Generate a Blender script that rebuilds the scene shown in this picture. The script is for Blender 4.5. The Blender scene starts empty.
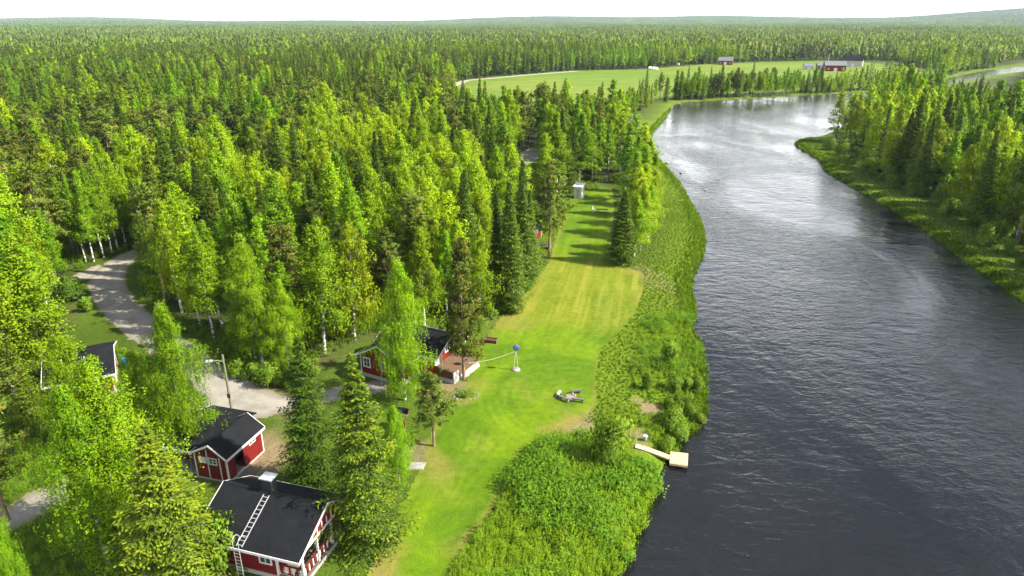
import bpy, math, random
import numpy as np
from mathutils import Vector

random.seed(7)
RNG = np.random.default_rng(11)
scene = bpy.context.scene
COL = scene.collection
R = math.radians

# ------------------------------------------------------------------ camera
CAM_H = 35.0
FPX = 683.0
PITCH = math.atan(266.0 / FPX)
SP, CP = math.sin(PITCH), math.cos(PITCH)
cam_d = bpy.data.cameras.new('camera')
cam_d.sensor_width = 36.0
cam_d.lens = FPX / 1024.0 * 36.0
cam_d.clip_start = 0.5
cam_d.clip_end = 40000.0
cam = bpy.data.objects.new('camera', cam_d)
COL.objects.link(cam)
cam.location = (0, 0, CAM_H)
cam.rotation_euler = (math.pi / 2 - PITCH, 0, 0)
scene.camera = cam
scene.render.resolution_x, scene.render.resolution_y = 1024, 576

# ------------------------------------------------------------------ sky and sun
SUN_EL, SUN_AZ = R(44), R(-12)          # azimuth measured from +X, negative = towards the camera
sun_dir = Vector((math.cos(SUN_EL) * math.cos(SUN_AZ), math.cos(SUN_EL) * math.sin(SUN_AZ), math.sin(SUN_EL)))
world = bpy.data.worlds.new('World')
scene.world = world
world.use_nodes = True
wn, wl = world.node_tree.nodes, world.node_tree.links
wn.clear()
w_out = wn.new('ShaderNodeOutputWorld')
w_bg = wn.new('ShaderNodeBackground')
w_bg.inputs['Strength'].default_value = 0.07
sky = wn.new('ShaderNodeTexSky')
sky.sky_type = 'NISHITA'
sky.sun_disc = False
sky.sun_elevation = SUN_EL
sky.sun_rotation = math.atan2(sun_dir.x, sun_dir.y)
sky.air_density = 1.0
sky.dust_density = 1.4
sky.ozone_density = 1.0
# thin broken cloud: the same all round, denser towards the horizon because one looks through more of it
geo = wn.new('ShaderNodeTexCoord')
sep = wn.new('ShaderNodeSeparateXYZ')
wl.new(geo.outputs['Generated'], sep.inputs[0])
zc = wn.new('ShaderNodeMath'); zc.operation = 'MAXIMUM'; zc.inputs[1].default_value = 0.0
wl.new(sep.outputs['Z'], zc.inputs[0])
zo = wn.new('ShaderNodeMath'); zo.operation = 'ADD'; zo.inputs[1].default_value = 0.12
wl.new(zc.outputs[0], zo.inputs[0])
dx = wn.new('ShaderNodeMath'); dx.operation = 'DIVIDE'
dy = wn.new('ShaderNodeMath'); dy.operation = 'DIVIDE'
wl.new(sep.outputs['X'], dx.inputs[0]); wl.new(zo.outputs[0], dx.inputs[1])
wl.new(sep.outputs['Y'], dy.inputs[0]); wl.new(zo.outputs[0], dy.inputs[1])
cmb = wn.new('ShaderNodeCombineXYZ')
wl.new(dx.outputs[0], cmb.inputs[0]); wl.new(dy.outputs[0], cmb.inputs[1])
cn = wn.new('ShaderNodeTexNoise')
cn.inputs['Scale'].default_value = 1.3; cn.inputs['Detail'].default_value = 7; cn.inputs['Roughness'].default_value = 0.6
wl.new(cmb.outputs[0], cn.inputs['Vector'])
cr = wn.new('ShaderNodeMapRange')
cr.inputs['From Min'].default_value = 0.44; cr.inputs['From Max'].default_value = 0.60
wl.new(cn.outputs[0], cr.inputs[0])
hz = wn.new('ShaderNodeMapRange'); hz.interpolation_type = 'SMOOTHSTEP'
hz.inputs['From Min'].default_value = 0.0; hz.inputs['From Max'].default_value = 0.52
hz.inputs['To Min'].default_value = 0.96; hz.inputs['To Max'].default_value = 0.0
wl.new(zc.outputs[0], hz.inputs[0])
cm = wn.new('ShaderNodeMath'); cm.operation = 'MULTIPLY'; cm.inputs[1].default_value = 0.34
wl.new(cr.outputs[0], cm.inputs[0])
mx = wn.new('ShaderNodeMath'); mx.operation = 'MAXIMUM'
wl.new(cm.outputs[0], mx.inputs[0]); wl.new(hz.outputs[0], mx.inputs[1])
mixs = wn.new('ShaderNodeMix'); mixs.data_type = 'RGBA'
mixs.inputs[7].default_value = (22.0, 22.1, 22.2, 1)
wl.new(mx.outputs[0], mixs.inputs[0]); wl.new(sky.outputs[0], mixs.inputs[6])
wl.new(mixs.outputs[2], w_bg.inputs[0])
wl.new(w_bg.outputs[0], w_out.inputs[0])

sun_d = bpy.data.lights.new('sun', 'SUN')
sun_d.energy = 5.0
sun_d.angle = R(0.6)
sun_d.color = (1.0, 0.915, 0.75)
sun = bpy.data.objects.new('sun', sun_d)
COL.objects.link(sun)
sun.rotation_euler = (-sun_dir).to_track_quat('-Z', 'Y').to_euler()
sun.location = (60, -20, 80)

vs = scene.view_settings
vs.view_transform = 'Standard'; vs.look = 'None'; vs.gamma = 1.0; vs.use_curve_mapping = False
vs.exposure = 1.5
scene.cycles.max_bounces = 7
scene.cycles.diffuse_bounces = 2
scene.cycles.glossy_bounces = 3
scene.cycles.transmission_bounces = 4
scene.cycles.transparent_max_bounces = 4
scene.cycles.caustics_reflective = False
scene.cycles.caustics_refractive = False
scene.cycles.use_denoising = True

# ------------------------------------------------------------------ survey: sight lines met with the ground
def g(x, y, z=0.0):
    u, v = (x - 512) / FPX, (y - 288) / FPX
    s = (CAM_H - z) / (SP + v * CP)
    return (u * s, s * (CP - v * SP))

def gp(pts, z=0.0):
    return np.array([g(x, y, z) for x, y in pts])

WATER_Z = -0.7
left_bank = gp([(600, 620), (625, 576), (640, 540), (652, 508), (662, 484), (668, 470), (676, 452), (694, 436), (707, 420),
                (709, 395), (707, 365), (704, 345), (693, 328), (698, 308), (692, 285), (703, 258), (706, 240),
                (702, 222), (692, 202), (680, 182), (662, 162), (650, 148), (652, 134), (664, 120), (672, 108), (682, 103)], WATER_Z)
far_shore = gp([(720, 100.5), (770, 97.5), (830, 94.5), (880, 91.5), (915, 86), (955, 77), (985, 71), (1024, 66)], WATER_Z)
near_shore = gp([(1024, 71.5), (985, 77), (945, 86), (915, 99), (885, 105), (850, 122), (826, 134), (806, 139), (795, 143), (800, 149),
                 (818, 160), (826, 172), (850, 187), (880, 203), (905, 219), (935, 240), (970, 266), (1000, 287), (1024, 305)], WATER_Z)
RIVER = np.vstack([[(-6, 8), (-9, -40)][::-1], left_bank, far_shore, [(600, 760), (640, 740)], near_shore, [(66, 60), (60, 30), (54, 0), (50, -40)]])

def in_poly(P, poly):
    x, y = P[:, 0], P[:, 1]
    inside = np.zeros(len(P), bool)
    n = len(poly)
    for i in range(n):
        x1, y1 = poly[i]; x2, y2 = poly[(i + 1) % n]
        if y1 == y2: continue
        c = ((y1 > y) != (y2 > y))
        inside ^= c & (x < (x2 - x1) * (y - y1) / (y2 - y1) + x1)
    return inside

def dist_poly(P, poly, closed=True):
    d = np.full(len(P), 1e9)
    n = len(poly)
    for i in range(n if closed else n - 1):
        a = poly[i]; b = poly[(i + 1) % n]
        ab = b - a
        t = np.clip(((P - a) @ ab) / (ab @ ab + 1e-9), 0, 1)
        q = P - a - t[:, None] * ab
        d = np.minimum(d, np.hypot(q[:, 0], q[:, 1]))
    return d

def sdist(P, poly):           # positive outside
    d = dist_poly(P, poly)
    return np.where(in_poly(P, poly), -d, d)

def smooth(a, b, x):
    t = np.clip((x - a) / (b - a), 0, 1)
    return t * t * (3 - 2 * t)

_lat = np.random.default_rng(3).random((257, 257))
def vnoise(x, y, scale):      # value noise 0..1
    x, y = np.asarray(x) * 0.799 - np.asarray(y) * 0.602, np.asarray(x) * 0.602 + np.asarray(y) * 0.799
    x = x / scale + 1000.37; y = y / scale + 1000.71
    xi = np.floor(x).astype(int); yi = np.floor(y).astype(int)
    fx = x - xi; fy = y - yi
    fx = fx * fx * (3 - 2 * fx); fy = fy * fy * (3 - 2 * fy)
    a = _lat[xi % 257, yi % 257]; b = _lat[(xi + 1) % 257, yi % 257]
    c = _lat[xi % 257, (yi + 1) % 257]; d = _lat[(xi + 1) % 257, (yi + 1) % 257]
    return (a * (1 - fx) + b * fx) * (1 - fy) + (c * (1 - fx) + d * fx) * fy

def fnoise(x, y, scale):
    return (vnoise(x, y, scale) + 0.5 * vnoise(x, y, scale / 2.1) + 0.25 * vnoise(x, y, scale / 4.3)) / 1.75

# smooth the river outline a little (Catmull-Rom) so its banks are not polygonal
def crspline(P, k=5):
    P = np.asarray(P, float); n = len(P); out = []
    for i in range(n):
        p0, p1, p2, p3 = P[i - 1], P[i], P[(i + 1) % n], P[(i + 2) % n]
        for j in range(k):
            t = j / k
            out.append(0.5 * ((2 * p1) + (-p0 + p2) * t + (2 * p0 - 5 * p1 + 4 * p2 - p3) * t * t + (-p0 + 3 * p1 - 3 * p2 + p3) * t ** 3))
    return np.array(out)
RIVER_S = crspline(RIVER, 3)

def far_height(x, y):
    D = np.hypot(x, y)
    az = np.arctan2(x, y)
    # long low hills on the horizon, higher towards the right
    prof = 34 + 34 * smooth(-0.25, 0.12, az) + 85 * smooth(0.45, 0.68, az) + 14 * np.sin(az * 9 + 0.6) + 8 * np.sin(az * 23 + 1.1)
    roll = (fnoise(x, y, 1400) - 0.5) * 26 * smooth(900, 3000, D)
    return prof * smooth(4200, 8800, D) + roll

def height(P, sd):
    z = np.where(sd > 0, -0.78 + 0.78 * smooth(0.0, 2.4, sd), -0.78 - np.minimum(1.6, -sd * 0.35))
    return z + far_height(P[:, 0], P[:, 1])

# ------------------------------------------------------------------ mesh helpers
def link(o, parent=None):
    COL.objects.link(o)
    if parent: o.parent = parent
    return o

def np_mesh(name, V, Q, mats, col=None, midx=None, smooth_sh=False, nrm=None):
    V = np.asarray(V, np.float32); Q = np.asarray(Q, np.int32)
    k = Q.shape[1]
    me = bpy.data.meshes.new(name)
    me.vertices.add(len(V)); me.vertices.foreach_set('co', V.ravel())
    me.loops.add(Q.size); me.loops.foreach_set('vertex_index', Q.ravel())
    me.polygons.add(len(Q))
    me.polygons.foreach_set('loop_start', np.arange(0, Q.size, k, dtype=np.int32))
    for m in (mats if isinstance(mats, (list, tuple)) else [mats]): me.materials.append(m)
    if midx is not None: me.polygons.foreach_set('material_index', np.asarray(midx, np.int32))
    if smooth_sh: me.polygons.foreach_set('use_smooth', np.ones(len(Q), bool))
    if col is not None:
        at = me.attributes.new('Col', 'FLOAT_COLOR', 'POINT')
        c = np.ones((len(V), 4), np.float32); c[:, :3] = col
        at.data.foreach_set('color', c.ravel())
    me.update(calc_edges=True)
    me.validate()
    if nrm is not None:
        me.polygons.foreach_set('use_smooth', np.ones(len(Q), bool))
        me.normals_split_custom_set_from_vertices(np.asarray(nrm, np.float32))
    return me

def tag(o, label=None, cat=None, group=None, kind=None):
    if label: o['label'] = label
    if cat: o['category'] = cat
    if group: o['group'] = group
    if kind: o['kind'] = kind
    return o

def thing(name, label, cat, loc=(0, 0, 0), rz=0.0, group=None):
    o = bpy.data.objects.new(name, None)
    o.empty_display_size = 0.3
    link(o); o.location = loc; o.rotation_euler = (0, 0, rz)
    return tag(o, label, cat, group)

class MB:                      # collects boxes, bars and slabs into one mesh
    def __init__(s): s.v = []; s.f = []
    def hexa(s, p):            # 8 points: bottom 4 ccw, top 4 ccw
        b = len(s.v); s.v += [tuple(q) for q in p]
        s.f += [(b, b + 3, b + 2, b + 1), (b + 4, b + 5, b + 6, b + 7)] + [(b + i, b + (i + 1) % 4, b + 4 + (i + 1) % 4, b + 4 + i) for i in range(4)]
        return s
    def box(s, x0, x1, y0, y1, z0, z1):
        return s.hexa([(x0, y0, z0), (x1, y0, z0), (x1, y1, z0), (x0, y1, z0), (x0, y0, z1), (x1, y0, z1), (x1, y1, z1), (x0, y1, z1)])
    def bar(s, a, b, w, h=None):
        h = h or w
        a, b = Vector(a), Vector(b); d = (b - a).normalized()
        up = Vector((0, 0, 1)) if abs(d.z) < 0.95 else Vector((0, 1, 0))
        sx = d.cross(up).normalized(); sy = sx.cross(d).normalized()
        c = [(-w / 2, -h / 2), (w / 2, -h / 2), (w / 2, h / 2), (-w / 2, h / 2)]
        return s.hexa([a + sx * i + sy * j for i, j in c] + [b + sx * i + sy * j for i, j in c])
    def tube(s, pts, radii, n=8):
        pts = [Vector(p) for p in pts]
        if not hasattr(radii, '__len__'): radii = [radii] * len(pts)
        b = len(s.v)
        for i, p in enumerate(pts):
            d = (pts[min(i + 1, len(pts) - 1)] - pts[max(i - 1, 0)]).normalized()
            up = Vector((0, 0, 1)) if abs(d.z) < 0.9 else Vector((0, 1, 0))
            sx = d.cross(up).normalized(); sy = sx.cross(d).normalized()
            for k in range(n):
                a = 2 * math.pi * k / n
                s.v.append(tuple(p + (sx * math.cos(a) + sy * math.sin(a)) * radii[i]))
        for i in range(len(pts) - 1):
            for k in range(n):
                s.f.append((b + i * n + k, b + i * n + (k + 1) % n, b + (i + 1) * n + (k + 1) % n, b + (i + 1) * n + k))
        s.f.append(tuple(b + k for k in range(n))[::-1]); s.f.append(tuple(b + (len(pts) - 1) * n + k for k in range(n)))
        return s
    def poly(s, pts, thick):   # prism: planar outline pushed along a vector
        b = len(s.v); n = len(pts); t = Vector(thick)
        s.v += [tuple(p) for p in pts] + [tuple(Vector(p) + t) for p in pts]
        s.f += [tuple(range(b, b + n))[::-1], tuple(range(b + n, b + 2 * n))] + [(b + i, b + (i + 1) % n, b + n + (i + 1) % n, b + n + i) for i in range(n)]
        return s
    def mesh(s, name, mat):
        me = bpy.data.meshes.new(name); me.from_pydata(s.v, [], s.f); me.materials.append(mat)
        import bmesh
        bm = bmesh.new(); bm.from_mesh(me); bmesh.ops.recalc_face_normals(bm, faces=bm.faces); bm.to_mesh(me); bm.free()
        return me
    def build(s, name, mat, parent=None):
        return link(bpy.data.objects.new(name, s.mesh(name, mat)), parent)

# ------------------------------------------------------------------ materials
def mat_base(name, rough=0.8, spec=0.3):
    m = bpy.data.materials.new(name); m.use_nodes = True
    n, l = m.node_tree.nodes, m.node_tree.links
    b = n['Principled BSDF']
    b.inputs['Roughness'].default_value = rough
    b.inputs['Specular IOR Level'].default_value = spec
    return m, n, l, b

def ramp(n, stops):
    r = n.new('ShaderNodeValToRGB')
    e = r.color_ramp.elements
    e[0].position, e[0].color = stops[0][0], (*stops[0][1], 1)
    e[1].position, e[1].color = stops[-1][0], (*stops[-1][1], 1)
    for p, c in stops[1:-1]:
        q = e.new(p); q.color = (*c, 1)
    return r

def noise_mat(name, c1, c2, scale=3.0, rough=0.85, spec=0.25, bump=0.0, stretch=None, detail=5, metallic=0.0):
    m, n, l, b = mat_base(name, rough, spec)
    tc = n.new('ShaderNodeTexCoord')
    t = n.new('ShaderNodeTexNoise'); t.inputs['Scale'].default_value = scale; t.inputs['Detail'].default_value = detail
    t.inputs['Roughness'].default_value = 0.65
    if stretch:
        mp = n.new('ShaderNodeMapping'); mp.inputs['Scale'].default_value = stretch
        l.new(tc.outputs['Object'], mp.inputs[0]); l.new(mp.outputs[0], t.inputs['Vector'])
    else:
        l.new(tc.outputs['Object'], t.inputs['Vector'])
    r = ramp(n, [(0.3, c1), (0.7, c2)])
    l.new(t.outputs[0], r.inputs[0]); l.new(r.outputs[0], b.inputs['Base Color'])
    b.inputs['Metallic'].default_value = metallic
    if bump:
        bp = n.new('ShaderNodeBump'); bp.inputs['Strength'].default_value = bump; bp.inputs['Distance'].default_value = 0.05
        l.new(t.outputs[0], bp.inputs['Height']); l.new(bp.outputs[0], b.inputs['Normal'])
    return m

def leaf_mat(name, trans=0.35, hue=0.03, val=0.35, sat=0.15, tint=(1, 1, 1)):
    m = bpy.data.materials.new(name); m.use_nodes = True
    n, l = m.node_tree.nodes, m.node_tree.links
    b = n['Principled BSDF']
    b.inputs['Roughness'].default_value = 0.6
    b.inputs['Specular IOR Level'].default_value = 0.10
    at = n.new('ShaderNodeAttribute'); at.attribute_name = 'Col'
    oi = n.new('ShaderNodeObjectInfo')
    hs = n.new('ShaderNodeHueSaturation')
    mh = n.new('ShaderNodeMapRange'); mh.inputs['To Min'].default_value = 0.5 - hue * 0.25; mh.inputs['To Max'].default_value = 0.5 + hue * 0.6
    l.new(oi.outputs['Random'], mh.inputs[0]); l.new(mh.outputs[0], hs.inputs['Hue'])
    ws = n.new('ShaderNodeTexWhiteNoise'); ws.noise_dimensions = '1D'
    l.new(oi.outputs['Random'], ws.inputs['W'])
    mv = n.new('ShaderNodeMapRange'); mv.inputs['To Min'].default_value = 1 - val; mv.inputs['To Max'].default_value = 1 + val
    l.new(ws.outputs['Value'], mv.inputs[0]); l.new(mv.outputs[0], hs.inputs['Value'])
    hs.inputs['Saturation'].default_value = 1.0
    l.new(at.outputs['Color'], hs.inputs['Color'])
    l.new(hs.outputs[0], b.inputs['Base Color'])
    tr = n.new('ShaderNodeBsdfTranslucent')
    gm = n.new('ShaderNodeMix'); gm.data_type = 'RGBA'; gm.blend_type = 'MULTIPLY'; gm.inputs[0].default_value = 1.0
    gm.inputs[7].default_value = (1.25, 1.15, 0.55, 1)
    l.new(hs.outputs[0], gm.inputs[6]); l.new(gm.outputs[2], tr.inputs['Color'])
    mxs = n.new('ShaderNodeMixShader'); mxs.inputs[0].default_value = trans
    l.new(b.outputs[0], mxs.inputs[1]); l.new(tr.outputs[0], mxs.inputs[2])
    l.new(mxs.outputs[0], n['Material Output'].inputs['Surface'])
    return m

def bark_mat(name, c1, c2, c3=None, scale=2.0, stretch=(6, 6, 1)):
    m, n, l, b = mat_base(name, 0.9, 0.1)
    tc = n.new('ShaderNodeTexCoord'); mp = n.new('ShaderNodeMapping'); mp.inputs['Scale'].default_value = stretch
    l.new(tc.outputs['Object'], mp.inputs[0])
    t = n.new('ShaderNodeTexNoise'); t.inputs['Scale'].default_value = scale; t.inputs['Detail'].default_value = 4
    l.new(mp.outputs[0], t.inputs['Vector'])
    r = ramp(n, [(0.42, c1), (0.55, c2)])
    l.new(t.outputs[0], r.inputs[0])
    at = n.new('ShaderNodeAttribute'); at.attribute_name = 'Col'
    mm = n.new('ShaderNodeMix'); mm.data_type = 'RGBA'; mm.blend_type = 'MULTIPLY'; mm.inputs[0].default_value = 1.0
    l.new(r.outputs[0], mm.inputs[6]); l.new(at.outputs['Color'], mm.inputs[7])
    l.new(mm.outputs[2], b.inputs['Base Color'])
    return m

M = {}
M['birch_leaf'] = leaf_mat('birch_leaves', 0.30, 0.022, 0.22)
M['spruce_needle'] = leaf_mat('spruce_needles', 0.18, 0.02, 0.28)
M['pine_needle'] = leaf_mat('pine_needles', 0.18, 0.025, 0.25)
M['shrub_leaf'] = leaf_mat('shrub_leaves', 0.30, 0.02, 0.22)
M['herb_leaf'] = leaf_mat('meadow_leaves', 0.32, 0.02, 0.20)
M['birch_bark'] = bark_mat('birch_bark', (0.10, 0.09, 0.08), (0.72, 0.70, 0.66), scale=1.4, stretch=(1.2, 1.2, 2.4))
M['conifer_bark'] = bark_mat('spruce_bark', (0.06, 0.045, 0.035), (0.14, 0.11, 0.085))
M['pine_bark'] = bark_mat('pine_bark', (0.12, 0.085, 0.06), (0.26, 0.18, 0.12))

# ground materials -------------------------------------------------
def ground_material(name, speckle=0.5, scale=2.5, bump=0.5, fine=14.0):
    m, n, l, b = mat_base(name, 0.95, 0.1)
    tc = n.new('ShaderNodeTexCoord')
    at = n.new('ShaderNodeAttribute'); at.attribute_name = 'Col'
    t1 = n.new('ShaderNodeTexNoise'); t1.inputs['Scale'].default_value = scale; t1.inputs['Detail'].default_value = 8; t1.inputs['Roughness'].default_value = 0.7
    t2 = n.new('ShaderNodeTexNoise'); t2.inputs['Scale'].default_value = fine; t2.inputs['Detail'].default_value = 4
    l.new(tc.outputs['Object'], t1.inputs['Vector']); l.new(tc.outputs['Object'], t2.inputs['Vector'])
    ad = n.new('ShaderNodeMath'); ad.operation = 'ADD'; l.new(t1.outputs[0], ad.inputs[0]); l.new(t2.outputs[0], ad.inputs[1])
    mr = n.new('ShaderNodeMapRange'); mr.inputs['From Min'].default_value = 0.6; mr.inputs['From Max'].default_value = 1.4
    mr.inputs['To Min'].default_value = 1 - speckle; mr.inputs['To Max'].default_value = 1 + speckle
    l.new(ad.outputs[0], mr.inputs[0])
    vm = n.new('ShaderNodeVectorMath'); vm.operation = 'SCALE'
    l.new(at.outputs['Color'], vm.inputs[0]); l.new(mr.outputs[0], vm.inputs['Scale'])
    l.new(vm.outputs[0], b.inputs['Base Color'])
    bp = n.new('ShaderNodeBump'); bp.inputs['Strength'].default_value = bump; bp.inputs['Distance'].default_value = 0.12
    l.new(ad.outputs[0], bp.inputs['Height']); l.new(bp.outputs[0], b.inputs['Normal'])
    return m
M['ground'] = ground_material('forest_floor', 0.5, 1.3, 0.8, 6.0)
M['lawn'] = ground_material('mown_grass', 0.38, 1.6, 0.5, 9.0)
M['gravel'] = ground_material('packed_gravel', 0.25, 1.5, 0.25, 22.0)
M['field'] = ground_material('hay_field', 0.22, 0.12, 0.4, 1.2)

# water ------------------------------------------------------------
def water_material():
    m, n, l, b = mat_base('river_water', 0.06, 0.5)
    b.inputs['IOR'].default_value = 1.333
    b.inputs['Base Color'].default_value = (0.006, 0.0065, 0.007, 1)
    tc = n.new('ShaderNodeTexCoord')
    # current-drawn ripples: short crests lying across the stream, patchy in strength
    def noise(scale, stretch, det, rot=0.0, dist=0.0):
        mp = n.new('ShaderNodeMapping'); mp.inputs['Scale'].default_value = stretch; mp.inputs['Rotation'].default_value = (0, 0, rot)
        l.new(tc.outputs['Object'], mp.inputs[0])
        t = n.new('ShaderNodeTexNoise'); t.inputs['Scale'].default_value = scale; t.inputs['Detail'].default_value = det
        t.inputs['Roughness'].default_value = 0.55; t.inputs['Distortion'].default_value = dist
        l.new(mp.outputs[0], t.inputs['Vector'])
        return t
    a = noise(0.80, (0.70, 1.15, 1), 4, 0.12, 0.5)
    c = noise(3.2, (0.8, 1.2, 1), 3, -0.2)
    d = noise(0.16, (0.7, 1.0, 1), 3, 0.3, 0.6)
    patch = noise(0.038, (1.3, 0.6, 1), 4, 0.2, 0.9)
    pr = n.new('ShaderNodeMapRange'); pr.inputs['From Min'].default_value = 0.35; pr.inputs['From Max'].default_value = 0.68
    pr.inputs['To Min'].default_value = 0.20; pr.inputs['To Max'].default_value = 1.0
    l.new(patch.outputs[0], pr.inputs[0])
    def mul(x, k):
        q = n.new('ShaderNodeMath'); q.operation = 'MULTIPLY'; l.new(x, q.inputs[0])
        if isinstance(k, float): q.inputs[1].default_value = k
        else: l.new(k, q.inputs[1])
        return q.outputs[0]
    def add(x, y):
        q = n.new('ShaderNodeMath'); q.operation = 'ADD'; l.new(x, q.inputs[0]); l.new(y, q.inputs[1]); return q.outputs[0]
    h = add(mul(add(mul(a.outputs[0], 0.33), mul(c.outputs[0], 0.085)), pr.outputs[0]), mul(d.outputs[0], 0.20))
    bp = n.new('ShaderNodeBump'); bp.inputs['Strength'].default_value = 0.8; bp.inputs['Distance'].default_value = 1.0
    l.new(h, bp.inputs['Height']); l.new(bp.outputs[0], b.inputs['Normal'])
    return m
M['water'] = water_material()

# building materials ------------------------------------------------
def board_mat(name, col, col2, width=0.14, axis='x', rough=0.75):
    m, n, l, b = mat_base(name, rough, 0.2)
    tc = n.new('ShaderNodeTexCoord')
    sp = n.new('ShaderNodeSeparateXYZ'); l.new(tc.outputs['Object'], sp.inputs[0])
    ad = n.new('ShaderNodeMath'); ad.operation = 'ADD'
    if axis == 'x':
        l.new(sp.outputs['X'], ad.inputs[0]); l.new(sp.outputs['Y'], ad.inputs[1])
    else:
        l.new(sp.outputs['Z'], ad.inputs[0]); ad.inputs[1].default_value = 0
    dv = n.new('ShaderNodeMath'); dv.operation = 'DIVIDE'; dv.inputs[1].default_value = width; l.new(ad.outputs[0], dv.inputs[0])
    fr = n.new('ShaderNodeMath'); fr.operation = 'FRACT'; l.new(dv.outputs[0], fr.inputs[0])
    fl = n.new('ShaderNodeMath'); fl.operation = 'FLOOR'; l.new(dv.outputs[0], fl.inputs[0])
    wn_ = n.new('ShaderNodeTexWhiteNoise'); wn_.noise_dimensions = '1D'; l.new(fl.outputs[0], wn_.inputs['W'])
    t = n.new('ShaderNodeTexNoise'); t.inputs['Scale'].default_value = 2.0; t.inputs['Detail'].default_value = 6
    l.new(tc.outputs['Object'], t.inputs['Vector'])
    av = n.new('ShaderNodeMath'); av.operation = 'MULTIPLY_ADD'; l.new(wn_.outputs[0], av.inputs[0]); av.inputs[1].default_value = 0.5; l.new(t.outputs[0], av.inputs[2])
    r = ramp(n, [(0.35, col), (1.0, col2)]); l.new(av.outputs[0], r.inputs[0])
    l.new(r.outputs[0], b.inputs['Base Color'])
    gr = n.new('ShaderNodeMapRange'); gr.inputs['From Min'].default_value = 0.0; gr.inputs['From Max'].default_value = 0.12
    l.new(fr.outputs[0], gr.inputs[0])
    bp = n.new('ShaderNodeBump'); bp.inputs['Strength'].default_value = 0.8; bp.inputs['Distance'].default_value = 0.02
    l.new(gr.outputs[0], bp.inputs['Height']); l.new(bp.outputs[0], b.inputs['Normal'])
    return m
M['red'] = board_mat('falu_red_boards', (0.105, 0.007, 0.007), (0.160, 0.012, 0.010))
M['felt'] = noise_mat('roof_felt', (0.006, 0.007, 0.009), (0.012, 0.013, 0.016), 1.6, 0.92, 0.10, 0.3)
M['white'] = noise_mat('white_paint', (0.48, 0.47, 0.45), (0.60, 0.59, 0.57), 3.0, 0.55, 0.3)
M['concrete'] = noise_mat('concrete', (0.26, 0.25, 0.23), (0.36, 0.35, 0.32), 2.5, 0.9, 0.2, 0.2)
M['glass'] = mat_base('window_glass', 0.05, 0.6)[0]
M['glass'].node_tree.nodes['Principled BSDF'].inputs['Base Color'].default_value = (0.03, 0.04, 0.045, 1)
M['steel'] = noise_mat('galvanised_steel', (0.45, 0.46, 0.48), (0.62, 0.63, 0.65), 8, 0.45, 0.5, 0, None, 4, 0.6)
M['black_metal'] = noise_mat('black_metal', (0.015, 0.015, 0.017), (0.03, 0.03, 0.032), 5, 0.5, 0.4)
M['deck_wood'] = noise_mat('oiled_deck_boards', (0.088, 0.055, 0.034), (0.140, 0.092, 0.058), 3, 0.7, 0.25, 0.1, (1, 6, 1))
M['dark_wood'] = noise_mat('dark_stained_wood', (0.055, 0.020, 0.012), (0.11, 0.045, 0.025), 3, 0.7, 0.25)
M['grey_wood'] = noise_mat('weathered_grey_wood', (0.075, 0.066, 0.054), (0.145, 0.130, 0.110), 4, 0.85, 0.2, 0.2, (5, 5, 1))
M['new_wood'] = noise_mat('fresh_pine_planks', (0.42, 0.32, 0.19), (0.54, 0.43, 0.27), 2.2, 0.75, 0.25, 0.1)
M['pole_wood'] = noise_mat('weathered_pole_wood', (0.12, 0.112, 0.10), (0.19, 0.178, 0.16), 3, 0.9, 0.15)
M['stone'] = noise_mat('river_stone', (0.13, 0.125, 0.12), (0.30, 0.29, 0.27), 1.8, 0.9, 0.2, 0.5)
M['pale_stone'] = noise_mat('pale_stone', (0.15, 0.145, 0.13), (0.27, 0.26, 0.235), 3, 0.9, 0.2, 0.3)
M['blue'] = noise_mat('blue_plastic', (0.008, 0.13, 0.33), (0.02, 0.20, 0.45), 3, 0.5, 0.4)
M['blue_cloth'] = noise_mat('blue_panel', (0.035, 0.07, 0.22), (0.07, 0.11, 0.28), 4, 0.6, 0.3)
M['lamp'] = noise_mat('lamp_housing', (0.30, 0.33, 0.37), (0.40, 0.43, 0.47), 4, 0.4, 0.4)
M['ash'] = noise_mat('ash', (0.10, 0.09, 0.085), (0.30, 0.27, 0.24), 6, 0.95, 0.1)
M['grey_roof'] = noise_mat('grey_metal_roof', (0.085, 0.095, 0.11), (0.13, 0.14, 0.165), 1.0, 0.5, 0.4)
M['farm_track'] = noise_mat('farm_track', (0.20, 0.19, 0.15), (0.28, 0.26, 0.21), .3)
M['rope'] = noise_mat('pale_rope', (0.30, 0.27, 0.21), (0.38, 0.35, 0.29), 6, 0.9, 0.1)
M['wall_pale'] = noise_mat('pale_boards', (0.30, 0.285, 0.255), (0.40, 0.385, 0.35), 1.5, 0.8, 0.2)
M['bale'] = noise_mat('bale_wrap', (0.78, 0.78, 0.76), (0.86, 0.86, 0.85), 3, 0.4, 0.4)
M['lit_wall_feeder_red'] = noise_mat('sunlit_wall_feeder_boards', (0.20, 0.022, 0.010), (0.26, 0.032, 0.014), 2, 0.75, 0.2)  # sunlight on the cabin's red put into a brighter colour; feeder post shares it

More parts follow.
